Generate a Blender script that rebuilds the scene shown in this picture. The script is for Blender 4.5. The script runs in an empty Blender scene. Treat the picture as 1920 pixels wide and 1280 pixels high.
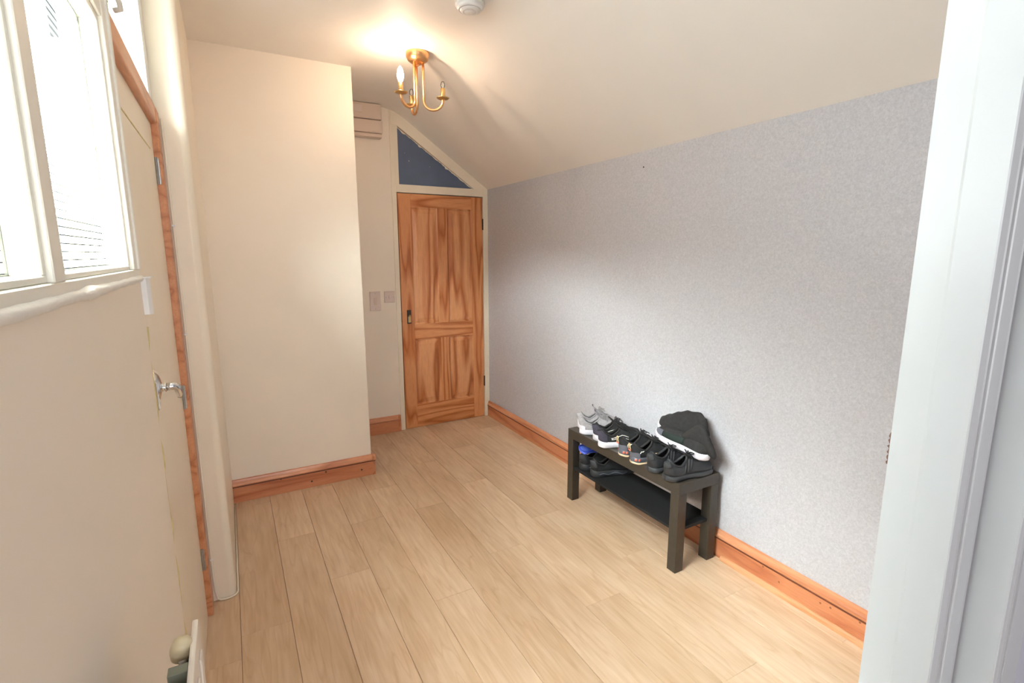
import bpy, bmesh, math, random
from mathutils import Vector, Matrix
random.seed(7)
S = bpy.context.scene
COL = S.collection
pi = math.pi

# ------------------------------------------------------------------ camera
cam_d = bpy.data.cameras.new('camera')
cam = bpy.data.objects.new('camera', cam_d)
COL.objects.link(cam)
YAW, PIT, ROLL = 0.5070, 0.1718, -0.0020
fw = Vector((math.sin(YAW) * math.cos(PIT), math.cos(YAW) * math.cos(PIT), -math.sin(PIT)))
rt = Vector((math.cos(YAW), -math.sin(YAW), 0))
up = rt.cross(fw)
r2 = rt * math.cos(ROLL) + up * math.sin(ROLL)
u2 = -rt * math.sin(ROLL) + up * math.cos(ROLL)
m3 = Matrix((r2, u2, -fw)).transposed()
cam.matrix_world = Matrix.Translation((0, 0, 1.4965)) @ m3.to_4x4()
cam_d.sensor_width = 36
cam_d.lens = 948.88 * 36 / 1920
cam_d.clip_start = 0.02
S.camera = cam

# ------------------------------------------------------------------ world and light
w = bpy.data.worlds.new('overcast_sky')
S.world = w
w.use_nodes = True
wb = w.node_tree.nodes['Background']
wb.inputs[0].default_value = (0.93, 0.975, 1.0, 1)
wb.inputs[1].default_value = 12.5
_tc = w.node_tree.nodes.new('ShaderNodeTexCoord')
_sp = w.node_tree.nodes.new('ShaderNodeSeparateXYZ')
_rp = w.node_tree.nodes.new('ShaderNodeMapRange')      # overcast sky: zenith about three times the horizon
_mx = w.node_tree.nodes.new('ShaderNodeVectorMath'); _mx.operation = 'SCALE'
_mx.inputs[0].default_value = (0.95, 0.985, 1.0)
_rp.inputs['From Min'].default_value = -0.15; _rp.inputs['From Max'].default_value = 1.0
_rp.inputs['To Min'].default_value = 0.45; _rp.inputs['To Max'].default_value = 1.5
w.node_tree.links.new(_tc.outputs['Generated'], _sp.inputs[0])
w.node_tree.links.new(_sp.outputs[2], _rp.inputs[0])
w.node_tree.links.new(_rp.outputs[0], _mx.inputs['Scale'])
w.node_tree.links.new(_mx.outputs[0], wb.inputs[0])

def area(name, loc, rot, sx, sy, power=0, portal=False, col=(1, 1, 1)):
    l = bpy.data.lights.new(name, 'AREA')
    l.shape = 'RECTANGLE'
    l.size, l.size_y = sx, sy
    l.energy = power
    l.color = col
    if portal:
        l.cycles.is_portal = True
    o = bpy.data.objects.new(name, l)
    COL.objects.link(o)
    o.location = loc
    o.rotation_euler = rot
    return o
area('window_portal', (-0.42, 0.85, 2.0), (0, -pi / 2, 0), 1.3, 1.3, portal=True)
area('fanlight_portal', (-0.42, 1.9, 2.3), (0, -pi / 2, 0), 0.7, 1.1, portal=True)
area('hall_fill', (0.35, -2.5, 1.5), (pi / 2, 0, 0), 1.5, 1.5, power=30, col=(0.97, 0.98, 1.0))  # added fill light in the unseen hall, brightens the far end
# hazy sun, spread wide by cloud, from the upper left outside
_sl = bpy.data.lights.new('hazy_sun', 'SUN')
_sl.energy = 96.0
_sl.angle = math.radians(72)
_sl.color = (0.96, 0.99, 1.0)
_so = bpy.data.objects.new('hazy_sun', _sl)
COL.objects.link(_so)
_el = math.radians(54)
_d = Vector((math.cos(_el) * 0.77, math.cos(_el) * 0.638, -math.sin(_el)))
_so.rotation_euler = _d.to_track_quat('-Z', 'Y').to_euler()
_so.location = (-3, -0.5, 5)

S.view_settings.view_transform = 'Standard'
S.view_settings.look = 'None'
S.view_settings.exposure = 0.76
S.view_settings.gamma = 1.0
S.view_settings.use_curve_mapping = False

# ------------------------------------------------------------------ materials
def srgb(r, g, b):
    f = lambda c: (c / 255 / 12.92) if c / 255 <= 0.04045 else ((c / 255 + 0.055) / 1.055) ** 2.4
    return (f(r), f(g), f(b), 1)

class NT:
    def __init__(s, name):
        s.m = bpy.data.materials.new(name)
        s.m.use_nodes = True
        s.t = s.m.node_tree
        s.b = s.t.nodes['Principled BSDF']
    def n(s, typ, **kw):
        nd = s.t.nodes.new(typ)
        for k, v in kw.items():
            if k in nd.inputs:
                nd.inputs[k].default_value = v
            else:
                setattr(nd, k, v)
        return nd
    def l(s, a, b):
        s.t.links.new(a, b)
    def ramp(s, fac, stops):
        r = s.n('ShaderNodeValToRGB')
        e = r.color_ramp.elements
        while len(e) < len(stops):
            e.new(0.5)
        for i, (p, c) in enumerate(stops):
            e[i].position = p
            e[i].color = c
        s.l(fac, r.inputs[0])
        return r.outputs[0]
    def coords(s, scale=(1, 1, 1), kind='Object', add_random=False):
        tc = s.n('ShaderNodeTexCoord')
        mp = s.n('ShaderNodeMapping')
        mp.inputs['Scale'].default_value = scale
        if add_random:
            oi = s.n('ShaderNodeObjectInfo')
            mul = s.n('ShaderNodeVectorMath', operation='SCALE')
            cx = s.n('ShaderNodeCombineXYZ')
            for i in range(3):
                s.l(oi.outputs['Random'], cx.inputs[i])
            s.l(cx.outputs[0], mul.inputs[0])
            mul.inputs['Scale'].default_value = 37.0
            s.l(mul.outputs[0], mp.inputs['Location'])
        s.l(tc.outputs[kind], mp.inputs[0])
        return mp.outputs[0]
    def bump(s, h, strength=0.3, dist=0.002):
        b = s.n('ShaderNodeBump')
        b.inputs['Strength'].default_value = strength
        b.inputs['Distance'].default_value = dist
        s.l(h, b.inputs['Height'])
        s.l(b.outputs[0], s.b.inputs['Normal'])

def mat(name, col, rough=0.5, metal=0.0, noise=0.04, nscale=8, bump=0.0, bscale=60, bdist=0.002, spec=0.5, **kw):
    t = NT(name)
    t.b.inputs['Roughness'].default_value = rough
    t.b.inputs['Metallic'].default_value = metal
    t.b.inputs['Specular IOR Level'].default_value = spec
    c = t.coords()
    nz = t.n('ShaderNodeTexNoise', Scale=nscale, Detail=4.0)
    t.l(c, nz.inputs['Vector'])
    d = Vector(col[:3])
    lo = tuple(max(0, x * (1 - noise)) for x in d) + (1,)
    hi = tuple(min(1, x * (1 + noise)) for x in d) + (1,)
    t.l(t.ramp(nz.outputs[0], [(0.3, lo), (0.7, hi)]), t.b.inputs['Base Color'])
    if bump:
        n2 = t.n('ShaderNodeTexNoise', Scale=bscale, Detail=3.0)
        t.l(c, n2.inputs['Vector'])
        t.bump(n2.outputs[0], bump, bdist)
    for k, v in kw.items():
        t.b.inputs[k.replace('_', ' ')].default_value = v
    return t.m

M = {}
M['cream'] = mat('cream_wall_paint', srgb(244, 232, 216), 0.55, noise=0.015, nscale=3, bump=0.15, bscale=40)
M['ceiling'] = mat('ceiling_paint', srgb(247, 241, 234), 0.6, noise=0.012, nscale=3, bump=0.12, bscale=25)
M['white'] = mat('white_gloss_paint', srgb(238, 238, 234), 0.3, noise=0.015, nscale=6, bump=0.2, bscale=22, bdist=0.001)
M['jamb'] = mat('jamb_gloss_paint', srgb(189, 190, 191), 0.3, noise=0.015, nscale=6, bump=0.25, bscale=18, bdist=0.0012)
M['creamgloss'] = mat('cream_gloss_paint', srgb(241, 229, 209), 0.35, noise=0.02, nscale=6, bump=0.12, bscale=25)
M['frame'] = mat('window_frame_paint', srgb(240, 236, 224), 0.35, noise=0.02, nscale=8, bump=0.15, bscale=40)
M['plastic'] = mat('white_plastic', srgb(236, 234, 232), 0.35, noise=0.01)
M['beige'] = mat('beige_plastic', srgb(222, 202, 186), 0.4, noise=0.01)
M['plate'] = mat('switch_plate_plastic', srgb(226, 208, 198), 0.35, noise=0.01)
M['dark'] = mat('dark_recess', srgb(60, 50, 42), 0.7)
M['blue'] = mat('slate_blue_paint', srgb(92, 104, 130), 0.55, noise=0.08, nscale=9)
M['chrome'] = mat('chrome', (0.75, 0.75, 0.75, 1), 0.12, 1.0)
M['steel'] = mat('dull_steel', (0.45, 0.44, 0.42, 1), 0.35, 1.0, noise=0.15, nscale=60)
M['brass'] = mat('brushed_copper_brass', (0.80, 0.46, 0.22, 1), 0.28, 1.0, noise=0.05)
M['brass2'] = mat('antique_brass', (0.62, 0.44, 0.20, 1), 0.3, 1.0, noise=0.08)
M['bench'] = mat('black_brown_laminate', srgb(60, 54, 47), 0.36, noise=0.1, nscale=30)
M['shelfmesh'] = mat('black_shelf_board', srgb(22, 22, 23), 0.8, noise=0.3, nscale=160)
M['fin'] = mat('convector_fin_metal', srgb(120, 122, 108), 0.5, noise=0.1)
M['rad'] = mat('white_radiator_enamel', srgb(236, 226, 214), 0.3, noise=0.01)
M['knob'] = mat('aged_cream_plastic', srgb(218, 202, 166), 0.35, noise=0.05, nscale=20)
M['hallwall'] = mat('hall_wall_paint', srgb(176, 176, 186), 0.6, noise=0.02)
M['hallfloor'] = mat('hall_carpet', srgb(120, 110, 100), 0.9)
M['sealant'] = mat('old_sealant', srgb(214, 196, 140), 0.6, noise=0.15, nscale=30)
M['chip'] = mat('chipped_brown', srgb(150, 95, 60), 0.7, noise=0.2, nscale=40)
M['seam'] = mat('brown_underlay', srgb(112, 66, 40), 0.8)
M['tear'] = mat('torn_paper_brown', srgb(128, 100, 92), 0.8, noise=0.2, nscale=60)
M['rawplaster'] = mat('lumpy_white_filler', srgb(240, 236, 228), 0.45, noise=0.03, nscale=20, bump=0.8, bscale=55, bdist=0.004)

# wood: varnished pine, grain along local Z or chosen axis
def pine(name, axis, light, darkc, deep, scale=1.0, contrast=1.0, rough=0.32):
    t = NT(name)
    sc = [11 * scale, 11 * scale, 11 * scale]
    sc[axis] = 1.1 * scale
    c = t.coords(tuple(sc), add_random=True)
    n1 = t.n('ShaderNodeTexNoise', Scale=0.55, Detail=2.0, Roughness=0.45)
    t.l(c, n1.inputs['Vector'])
    mul = t.n('ShaderNodeMath', operation='MULTIPLY')
    mul.inputs[1].default_value = 15.0
    t.l(n1.outputs[0], mul.inputs[0])
    fr = t.n('ShaderNodeMath', operation='PINGPONG')
    fr.inputs[1].default_value = 1.0
    t.l(mul.outputs[0], fr.inputs[0])
    n2 = t.n('ShaderNodeTexNoise', Scale=2.2, Detail=4.0)
    t.l(c, n2.inputs['Vector'])
    mx = t.n('ShaderNodeMath', operation='MULTIPLY_ADD')
    t.l(n2.outputs[0], mx.inputs[0])
    mx.inputs[1].default_value = 0.9
    mx.inputs[2].default_value = -0.45
    ad = t.n('ShaderNodeMath', operation='ADD')
    t.l(fr.outputs[0], ad.inputs[0])
    t.l(mx.outputs[0], ad.inputs[1])
    c1 = t.ramp(ad.outputs[0], [(0.0, light), (0.35, light), (0.85, darkc), (1.15 if False else 1.0, tuple((a + b) / 2 for a, b in zip(darkc, deep)))])
    n3 = t.n('ShaderNodeTexNoise', Scale=14.0, Detail=3.0)
    t.l(c, n3.inputs['Vector'])
    mixn = t.n('ShaderNodeMix', data_type='RGBA', blend_type='MULTIPLY')
    mixn.inputs[0].default_value = 0.25
    t.l(c1, mixn.inputs[6])
    t.l(t.ramp(n3.outputs[0], [(0.35, (0.62, 0.5, 0.4, 1)), (0.6, (1, 1, 1, 1))]), mixn.inputs[7])
    t.l(mixn.outputs[2], t.b.inputs['Base Color'])
    t.b.inputs['Roughness'].default_value = rough
    t.b.inputs['Coat Weight'].default_value = 0.15
    t.bump(ad.outputs[0], 0.08, 0.001)
    return t.m
PL, PD, PX = srgb(220, 152, 100), srgb(192, 114, 64), srgb(156, 82, 42)
M['pine_v'] = pine('varnished_pine_upright', 2, PL, PD, PX)
M['pine_h'] = pine('varnished_pine_crosswise', 0, PL, PD, PX)
M['pine_panel'] = pine('varnished_pine_panel', 2, srgb(226, 162, 112), srgb(194, 116, 66), srgb(148, 76, 38), scale=0.75)
SL, SD, SX = srgb(208, 138, 98), srgb(192, 116, 78), srgb(164, 90, 56)
M['skirt_y'] = pine('pine_skirting_along_room', 1, SL, SD, SX, scale=0.9, rough=0.35)
M['skirt_x'] = pine('pine_skirting_across_room', 0, SL, SD, SX, scale=0.9, rough=0.35)
TL_, TD_, TX_ = srgb(222, 156, 116), srgb(206, 134, 94), srgb(176, 102, 66)
M['skirt_top_y'] = pine('pine_moulding_along_room', 1, TL_, TD_, TX_, scale=0.9, rough=0.3)
M['skirt_top_x'] = pine('pine_moulding_across_room', 0, TL_, TD_, TX_, scale=0.9, rough=0.3)
M['quirk'] = mat('dark_stain_and_shade', srgb(112, 58, 38), 0.5, noise=0.15, nscale=20)  # brown stain tone that also carries the groove's shadow line
M['pine_bead'] = pine('pale_pine_bead', 1, srgb(224, 166, 122), srgb(212, 148, 102), srgb(192, 124, 82), rough=0.35)
M['pine_raw'] = pine('bare_pine', 1, srgb(214, 148, 104), srgb(200, 130, 84), srgb(170, 98, 58), rough=0.45)

def plank_mat():
    t = NT('light_oak_laminate')
    c = t.coords((9, 0.9, 9), add_random=True)
    n1 = t.n('ShaderNodeTexNoise', Scale=0.9, Detail=3.0, Roughness=0.5)
    t.l(c, n1.inputs['Vector'])
    mul = t.n('ShaderNodeMath', operation='MULTIPLY')
    mul.inputs[1].default_value = 16.0
    t.l(n1.outputs[0], mul.inputs[0])
    fr = t.n('ShaderNodeMath', operation='PINGPONG')
    fr.inputs[1].default_value = 1.0
    t.l(mul.outputs[0], fr.inputs[0])
    c2 = t.coords((38, 3.2, 38), add_random=True)
    n2 = t.n('ShaderNodeTexNoise', Scale=1.5, Detail=4.0)
    t.l(c2, n2.inputs['Vector'])
    base = t.ramp(n2.outputs[0], [(0.3, srgb(218, 187, 153)), (0.6, srgb(229, 201, 171)), (0.8, srgb(235, 211, 184))])
    rings = t.ramp(fr.outputs[0], [(0.0, (1, 1, 1, 1)), (0.75, (1, 1, 1, 1)), (1.0, (0.90, 0.84, 0.78, 1))])
    mx = t.n('ShaderNodeMix', data_type='RGBA', blend_type='MULTIPLY')
    mx.inputs[0].default_value = 0.8
    t.l(base, mx.inputs[6]); t.l(rings, mx.inputs[7])
    # blotches
    c3 = t.coords((5, 1.6, 5), add_random=True)
    n3 = t.n('ShaderNodeTexNoise', Scale=1.3, Detail=3.0)
    t.l(c3, n3.inputs['Vector'])
    mx2 = t.n('ShaderNodeMix', data_type='RGBA', blend_type='MULTIPLY')
    mx2.inputs[0].default_value = 0.8
    t.l(mx.outputs[2], mx2.inputs[6])
    t.l(t.ramp(n3.outputs[0], [(0.3, (0.86, 0.80, 0.74, 1)), (0.6, (1, 1, 1, 1))]), mx2.inputs[7])
    oi = t.n('ShaderNodeObjectInfo')
    mx3 = t.n('ShaderNodeMix', data_type='RGBA', blend_type='MULTIPLY')
    mx3.inputs[0].default_value = 1.0
    t.l(mx2.outputs[2], mx3.inputs[6])
    t.l(t.ramp(oi.outputs['Random'], [(0.0, (0.90, 0.86, 0.81, 1)), (0.4, (0.96, 0.95, 0.93, 1)), (1.0, (1.03, 1.02, 1.01, 1))]), mx3.inputs[7])
    t.l(mx3.outputs[2], t.b.inputs['Base Color'])
    t.b.inputs['Roughness'].default_value = 0.34
    t.bump(n2.outputs[0], 0.05, 0.001)
    return t.m
M['plank'] = plank_mat()

def wallpaper():
    t = NT('embossed_silver_wallpaper')
    c = t.coords()
    v = t.n('ShaderNodeTexNoise', Scale=120.0, Detail=4.0, Roughness=0.6, Distortion=0.8)
    t.l(c, v.inputs['Vector'])
    big = t.n('ShaderNodeTexNoise', Scale=22.0, Detail=3.0, Distortion=1.0)
    t.l(c, big.inputs['Vector'])
    col = t.ramp(v.outputs[0], [(0.33, srgb(181, 179, 184)), (0.5, srgb(190, 188, 193)), (0.68, srgb(200, 198, 202))])
    t.l(col, t.b.inputs['Base Color'])
    r = t.ramp(v.outputs[0], [(0.4, (0.62, 0.62, 0.62, 1)), (0.65, (0.38, 0.38, 0.38, 1))])
    t.l(r, t.b.inputs['Roughness'])
    ad = t.n('ShaderNodeMath', operation='ADD')
    t.l(v.outputs[0], ad.inputs[0]); t.l(big.outputs[0], ad.inputs[1])
    t.bump(ad.outputs[0], 0.35, 0.002)
    return t.m
M['wallpaper'] = wallpaper()

def wired_glass():
    m = bpy.data.materials.new('obscured_wired_glass')
    m.use_nodes = True
    t = m.node_tree
    for n in list(t.nodes):
        t.nodes.remove(n)
    N = t.nodes.new; L = t.links.new
    out = N('ShaderNodeOutputMaterial')
    tr = N('ShaderNodeBsdfTransparent'); tr.inputs[0].default_value = (0.90, 0.93, 0.92, 1)
    tl = N('ShaderNodeBsdfTranslucent'); tl.inputs[0].default_value = (0.88, 0.93, 0.92, 1)
    gl = N('ShaderNodeBsdfGlossy'); gl.inputs['Roughness'].default_value = 0.25
    df = N('ShaderNodeBsdfTransparent'); df.inputs[0].default_value = (0.03, 0.034, 0.032, 1)
    m1 = N('ShaderNodeMixShader'); m1.inputs[0].default_value = 0.03
    L(tr.outputs[0], m1.inputs[1]); L(tl.outputs[0], m1.inputs[2])
    m2 = N('ShaderNodeMixShader'); m2.inputs[0].default_value = 0.05
    L(m1.outputs[0], m2.inputs[1]); L(gl.outputs[0], m2.inputs[2])
    tc = N('ShaderNodeTexCoord')
    sp = N('ShaderNodeSeparateXYZ'); L(tc.outputs['Object'], sp.inputs[0])
    masks = []
    for ax, pitch, wd in (('Y', 0.0125, 0.07), ('Z', 0.0125, 0.12)):
        a = N('ShaderNodeMath'); a.operation = 'DIVIDE'; a.inputs[1].default_value = pitch
        L(sp.outputs[ax], a.inputs[0])
        b = N('ShaderNodeMath'); b.operation = 'FRACT'; L(a.outputs[0], b.inputs[0])
        c = N('ShaderNodeMath'); c.operation = 'LESS_THAN'; c.inputs[1].default_value = wd
        L(b.outputs[0], c.inputs[0]); masks.append(c)
    mx = N('ShaderNodeMath'); mx.operation = 'MAXIMUM'
    L(masks[0].outputs[0], mx.inputs[0]); L(masks[1].outputs[0], mx.inputs[1])
    m3_ = N('ShaderNodeMixShader')
    L(mx.outputs[0], m3_.inputs[0]); L(m2.outputs[0], m3_.inputs[1]); L(df.outputs[0], m3_.inputs[2])
    nz = N('ShaderNodeTexNoise'); nz.inputs['Scale'].default_value = 120
    L(tc.outputs['Object'], nz.inputs['Vector'])
    bp = N('ShaderNodeBump'); bp.inputs['Strength'].default_value = 0.4
    L(nz.outputs[0], bp.inputs['Height']); L(bp.outputs[0], gl.inputs['Normal'])
    L(m3_.outputs[0], out.inputs[0])
    return m
M['wired'] = wired_glass()

def plain_glass():
    m = bpy.data.materials.new('clear_bulb_glass')
    m.use_nodes = True
    t = m.node_tree
    for n in list(t.nodes):
        t.nodes.remove(n)
    N = t.nodes.new; L = t.links.new
    out = N('ShaderNodeOutputMaterial')
    tr = N('ShaderNodeBsdfTransparent')
    gl = N('ShaderNodeBsdfGlossy'); gl.inputs['Roughness'].default_value = 0.05
    fr = N('ShaderNodeFresnel'); fr.inputs[0].default_value = 1.5
    mx = N('ShaderNodeMixShader')
    L(fr.outputs[0], mx.inputs[0]); L(tr.outputs[0], mx.inputs[1]); L(gl.outputs[0], mx.inputs[2])
    L(mx.outputs[0], out.inputs[0])
    return m
M['clear'] = plain_glass()

def emit(name, col, s):
    t = NT(name)
    t.b.inputs['Base Color'].default_value = (1, 1, 1, 1)
    t.b.inputs['Emission Color'].default_value = col
    t.b.inputs['Emission Strength'].default_value = s
    return t.m
M['bulb'] = emit('lit_candle_bulb', (1.0, 0.74, 0.52, 1), 160.0)

# ------------------------------------------------------------------ geometry helpers
def mesh_obj(name, verts, faces, m=None, parent=None, smooth=False):
    me = bpy.data.meshes.new(name)
    me.from_pydata([tuple(v) for v in verts], [], faces)
    me.update()
    o = bpy.data.objects.new(name, me)
    COL.objects.link(o)
    if m:
        me.materials.append(m)
    if smooth:
        for p in me.polygons:
            p.use_smooth = True
    if parent:
        o.parent = parent
    return o

def bm_obj(name, bm, m=None, parent=None, smooth=False, recalc=True):
    if recalc:
        bmesh.ops.recalc_face_normals(bm, faces=bm.faces)
    me = bpy.data.meshes.new(name)
    bm.to_mesh(me)
    bm.free()
    o = bpy.data.objects.new(name, me)
    COL.objects.link(o)
    if m:
        me.materials.append(m)
    if smooth:
        for p in me.polygons:
            p.use_smooth = True
    if parent:
        o.parent = parent
    return o

def add_box(bm, x0, x1, y0, y1, z0, z1, bevel=0.0, seg=1):
    b2 = bmesh.new()
    bmesh.ops.create_cube(b2, size=1)
    for v in b2.verts:
        v.co = Vector(((x0 + x1) / 2 + v.co.x * (x1 - x0), (y0 + y1) / 2 + v.co.y * (y1 - y0), (z0 + z1) / 2 + v.co.z * (z1 - z0)))
    if bevel:
        bmesh.ops.bevel(b2, geom=b2.edges[:], offset=bevel, segments=seg, affect='EDGES', profile=0.6)
    tmp = bpy.data.meshes.new('t')
    b2.to_mesh(tmp); b2.free()
    bm.from_mesh(tmp)
    bpy.data.meshes.remove(tmp)

def box(name, x0, x1, y0, y1, z0, z1, m, parent=None, bevel=0.0, seg=1):
    bm = bmesh.new()
    add_box(bm, x0, x1, y0, y1, z0, z1, bevel, seg)
    return bm_obj(name, bm, m, parent)

def boxes(name, lst, m, parent=None, bevel=0.0):
    bm = bmesh.new()
    for b in lst:
        add_box(bm, *b, bevel=bevel)
    return bm_obj(name, bm, m, parent)

def extrude(name, prof, fn, a, b, m, parent=None, smooth=False):
    """prof: closed list of 2D points; fn(p, t) -> 3D; ends at t=a, b"""
    n = len(prof)
    vs = [fn(p, a) for p in prof] + [fn(p, b) for p in prof]
    fs = [(i, (i + 1) % n, n + (i + 1) % n, n + i) for i in range(n)]
    bm = bmesh.new()
    V = [bm.verts.new(v) for v in vs]
    for f in fs:
        bm.faces.new([V[i] for i in f])
    bm.faces.new(V[:n]); bm.faces.new(V[n:])
    return bm_obj(name, bm, m, parent, smooth)

def add_tube(bm, pts, r, seg=10, caps=True, closed=False):
    pts = [Vector(p) for p in pts]
    n = len(pts)
    rs = r if isinstance(r, (list, tuple)) else [r] * n
    rings = []
    prev = None
    for i, p in enumerate(pts):
        if closed:
            d = pts[(i + 1) % n] - pts[i - 1]
        else:
            d = pts[min(i + 1, n - 1)] - pts[max(i - 1, 0)]
        d.normalize()
        if prev is None:
            a = Vector((0, 0, 1)) if abs(d.z) < 0.9 else Vector((1, 0, 0))
            u = d.cross(a).normalized()
        else:
            u = (prev - d * prev.dot(d)).normalized()
        prev = u
        v = d.cross(u)
        rings.append([bm.verts.new(p + (u * math.cos(2 * pi * k / seg) + v * math.sin(2 * pi * k / seg)) * rs[i]) for k in range(seg)])
    rng = range(n) if closed else range(n - 1)
    for i in rng:
        A, B = rings[i], rings[(i + 1) % n]
        for k in range(seg):
            bm.faces.new((A[k], A[(k + 1) % seg], B[(k + 1) % seg], B[k]))
    if caps and not closed:
        bm.faces.new(rings[0]); bm.faces.new(rings[-1])

def tube(name, pts, r, m, parent=None, seg=10, closed=False):
    bm = bmesh.new()
    add_tube(bm, pts, r, seg, closed=closed)
    return bm_obj(name, bm, m, parent, smooth=True)

def add_lathe(bm, prof, loc=(0, 0, 0), seg=24, axis=None):
    """prof [(r,z)...]; axis = direction for local z"""
    q = Matrix.Identity(3)
    if axis:
        q = Vector((0, 0, 1)).rotation_difference(Vector(axis)).to_matrix()
    rings = []
    for r, z in prof:
        if r < 1e-6:
            rings.append([bm.verts.new(Vector(loc) + q @ Vector((0, 0, z)))])
        else:
            rings.append([bm.verts.new(Vector(loc) + q @ Vector((r * math.cos(2 * pi * k / seg), r * math.sin(2 * pi * k / seg), z))) for k in range(seg)])
    for A, B in zip(rings, rings[1:]):
        for k in range(seg):
            k2 = (k + 1) % seg
            if len(A) == 1 and len(B) == 1:
                continue
            if len(A) == 1:
                bm.faces.new((A[0], B[k2], B[k]))
            elif len(B) == 1:
                bm.faces.new((A[k], A[k2], B[0]))
            else:
                bm.faces.new((A[k], A[k2], B[k2], B[k]))

def lathe(name, prof, m, parent=None, loc=(0, 0, 0), seg=24, axis=None, smooth=True):
    bm = bmesh.new()
    add_lathe(bm, prof, loc, seg, axis)
    return bm_obj(name, bm, m, parent, smooth)

def empty(name, loc=(0, 0, 0), rot=(0, 0, 0)):
    o = bpy.data.objects.new(name, None)
    COL.objects.link(o)
    o.location = loc
    o.rotation_euler = rot
    return o

def tag(o, label=None, cat=None, group=None, kind=None):
    if label: o['label'] = label
    if cat: o['category'] = cat
    if group: o['group'] = group
    if kind: o['kind'] = kind
    return o

def struct(o, label, cat):
    return tag(o, label, cat, kind='structure')

# ------------------------------------------------------------------ key dimensions
XL = -0.176      # left wall face beside the camera
XP = -0.088      # left wall face beyond the door
XR = 2.0377      # papered wall
YF = 4.11        # far wall
YB = 3.3535      # front of the boxed-in corner
XB = 0.7535
ZC = 2.61
ZR = 2.047       # where slope meets papered wall
XC = 1.215       # crease of ceiling

# ------------------------------------------------------------------ floor
fl = box('floor', -0.5, 2.2, -2.6, 4.3, -0.06, -0.008, M['seam'])
struct(fl, 'light oak laminate floor of long planks running to the pine door', 'floor')
PW = 0.186
row_off = {}
joints = {0: [0.55, 1.95, 3.6], 1: [0.9, 2.08, 3.25], 2: [0.45, 1.62, 2.75], 3: [0.2, 2.28, 3.3], 4: [1.35, 2.735, 3.7], 5: [0.8, 1.9, 3.1],
          6: [1.2, 2.72, 3.85], 7: [0.5, 2.1, 3.35], 8: [1.55, 2.9], 9: [1.0, 2.3, 3.5], 10: [0.6, 1.75, 3.0], 11: [1.3, 2.6, 3.8], 12: [0.9, 2.2, 3.4], 13: [0.4, 1.7, 3.0]}
for i in range(13):
    x0 = -0.078 + (i - 1) * PW
    x1 = min(x0 + PW, 2.03)
    if i == 0:
        x0 = -0.30
    ys = [-2.5, -1.2, 0.0] + joints[i] + [4.16]
    ys = sorted(ys)
    for y0, y1 in zip(ys, ys[1:]):
        g = 0.0007
        bm = bmesh.new()
        cx, cy = (x0 + x1) / 2, (y0 + y1) / 2
        hx, hy = (x1 - x0) / 2 - g, (y1 - y0) / 2 - 0.0003
        b = 0.0013
        vs = [(-hx, -hy, -0.008), (hx, -hy, -0.008), (hx, hy, -0.008), (-hx, hy, -0.008),
              (-hx, -hy, -b * .7), (hx, -hy, -b * .7), (hx, hy, -b * .7), (-hx, hy, -b * .7),
              (-hx + b, -hy + b * .4, 0), (hx - b, -hy + b * .4, 0), (hx - b, hy - b * .4, 0), (-hx + b, hy - b * .4, 0)]
        V = [bm.verts.new(v) for v in vs]
        for k in range(4):
            k2 = (k + 1) % 4
            bm.faces.new((V[k], V[k2], V[4 + k2], V[4 + k]))
            bm.faces.new((V[4 + k], V[4 + k2], V[8 + k2], V[8 + k]))
        bm.faces.new(V[8:12]); bm.faces.new(V[0:4][::-1])
        o = bm_obj('plank', bm, M['plank'], fl)
        o.location = (cx, cy, 0)

# ------------------------------------------------------------------ ceiling
prof = [(-0.55, ZC)]
slope = (ZR - ZC) / (XR - XC)
# flat, soft crease, slope
for k in range(0, 13):
    t = -1 + 2 * k / 12
    x = XC + 0.11 * t
    # smooth blend between 0 and slope
    s = (t + 1) / 2
    z = ZC + slope * 0.22 * (s * s) / 2 * 1.0
    prof.append((x, z))
prof.append((2.25, ZC + slope * 0.11 + slope * (2.25 - (XC + 0.11))))
prof = prof + [(2.25, 2.75), (-0.55, 2.75)]
ceil = extrude('ceiling', prof, lambda p, t: (p[0], t, p[1]), 0.2475, 4.3, M['ceiling'])
for p in ceil.data.polygons:
    p.use_smooth = abs(p.normal.y) < 0.5
try:
    ceil.data.set_sharp_from_angle(angle=math.radians(30))
except Exception:
    pass
struct(ceil, 'cream ceiling, flat on the left and sloping down to the grey wall', 'ceiling')

# ------------------------------------------------------------------ walls
TW = 0.12
wl = boxes('wall_left', [
    (XL - 0.16, XL, 0.20, 1.425, -0.05, 1.4475),
    (XL - 0.16, XL, -0.0, 0.24, 1.44, 2.7),
    (XL - 0.16, XL, 0.20, 2.37, 2.56, 2.7),
    (XL - 0.16, XP - 0.03, 2.40, YB + 0.05, -0.05, 2.7),
], M['cream'])
struct(wl, 'cream plastered left wall below the window', 'wall')
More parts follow.
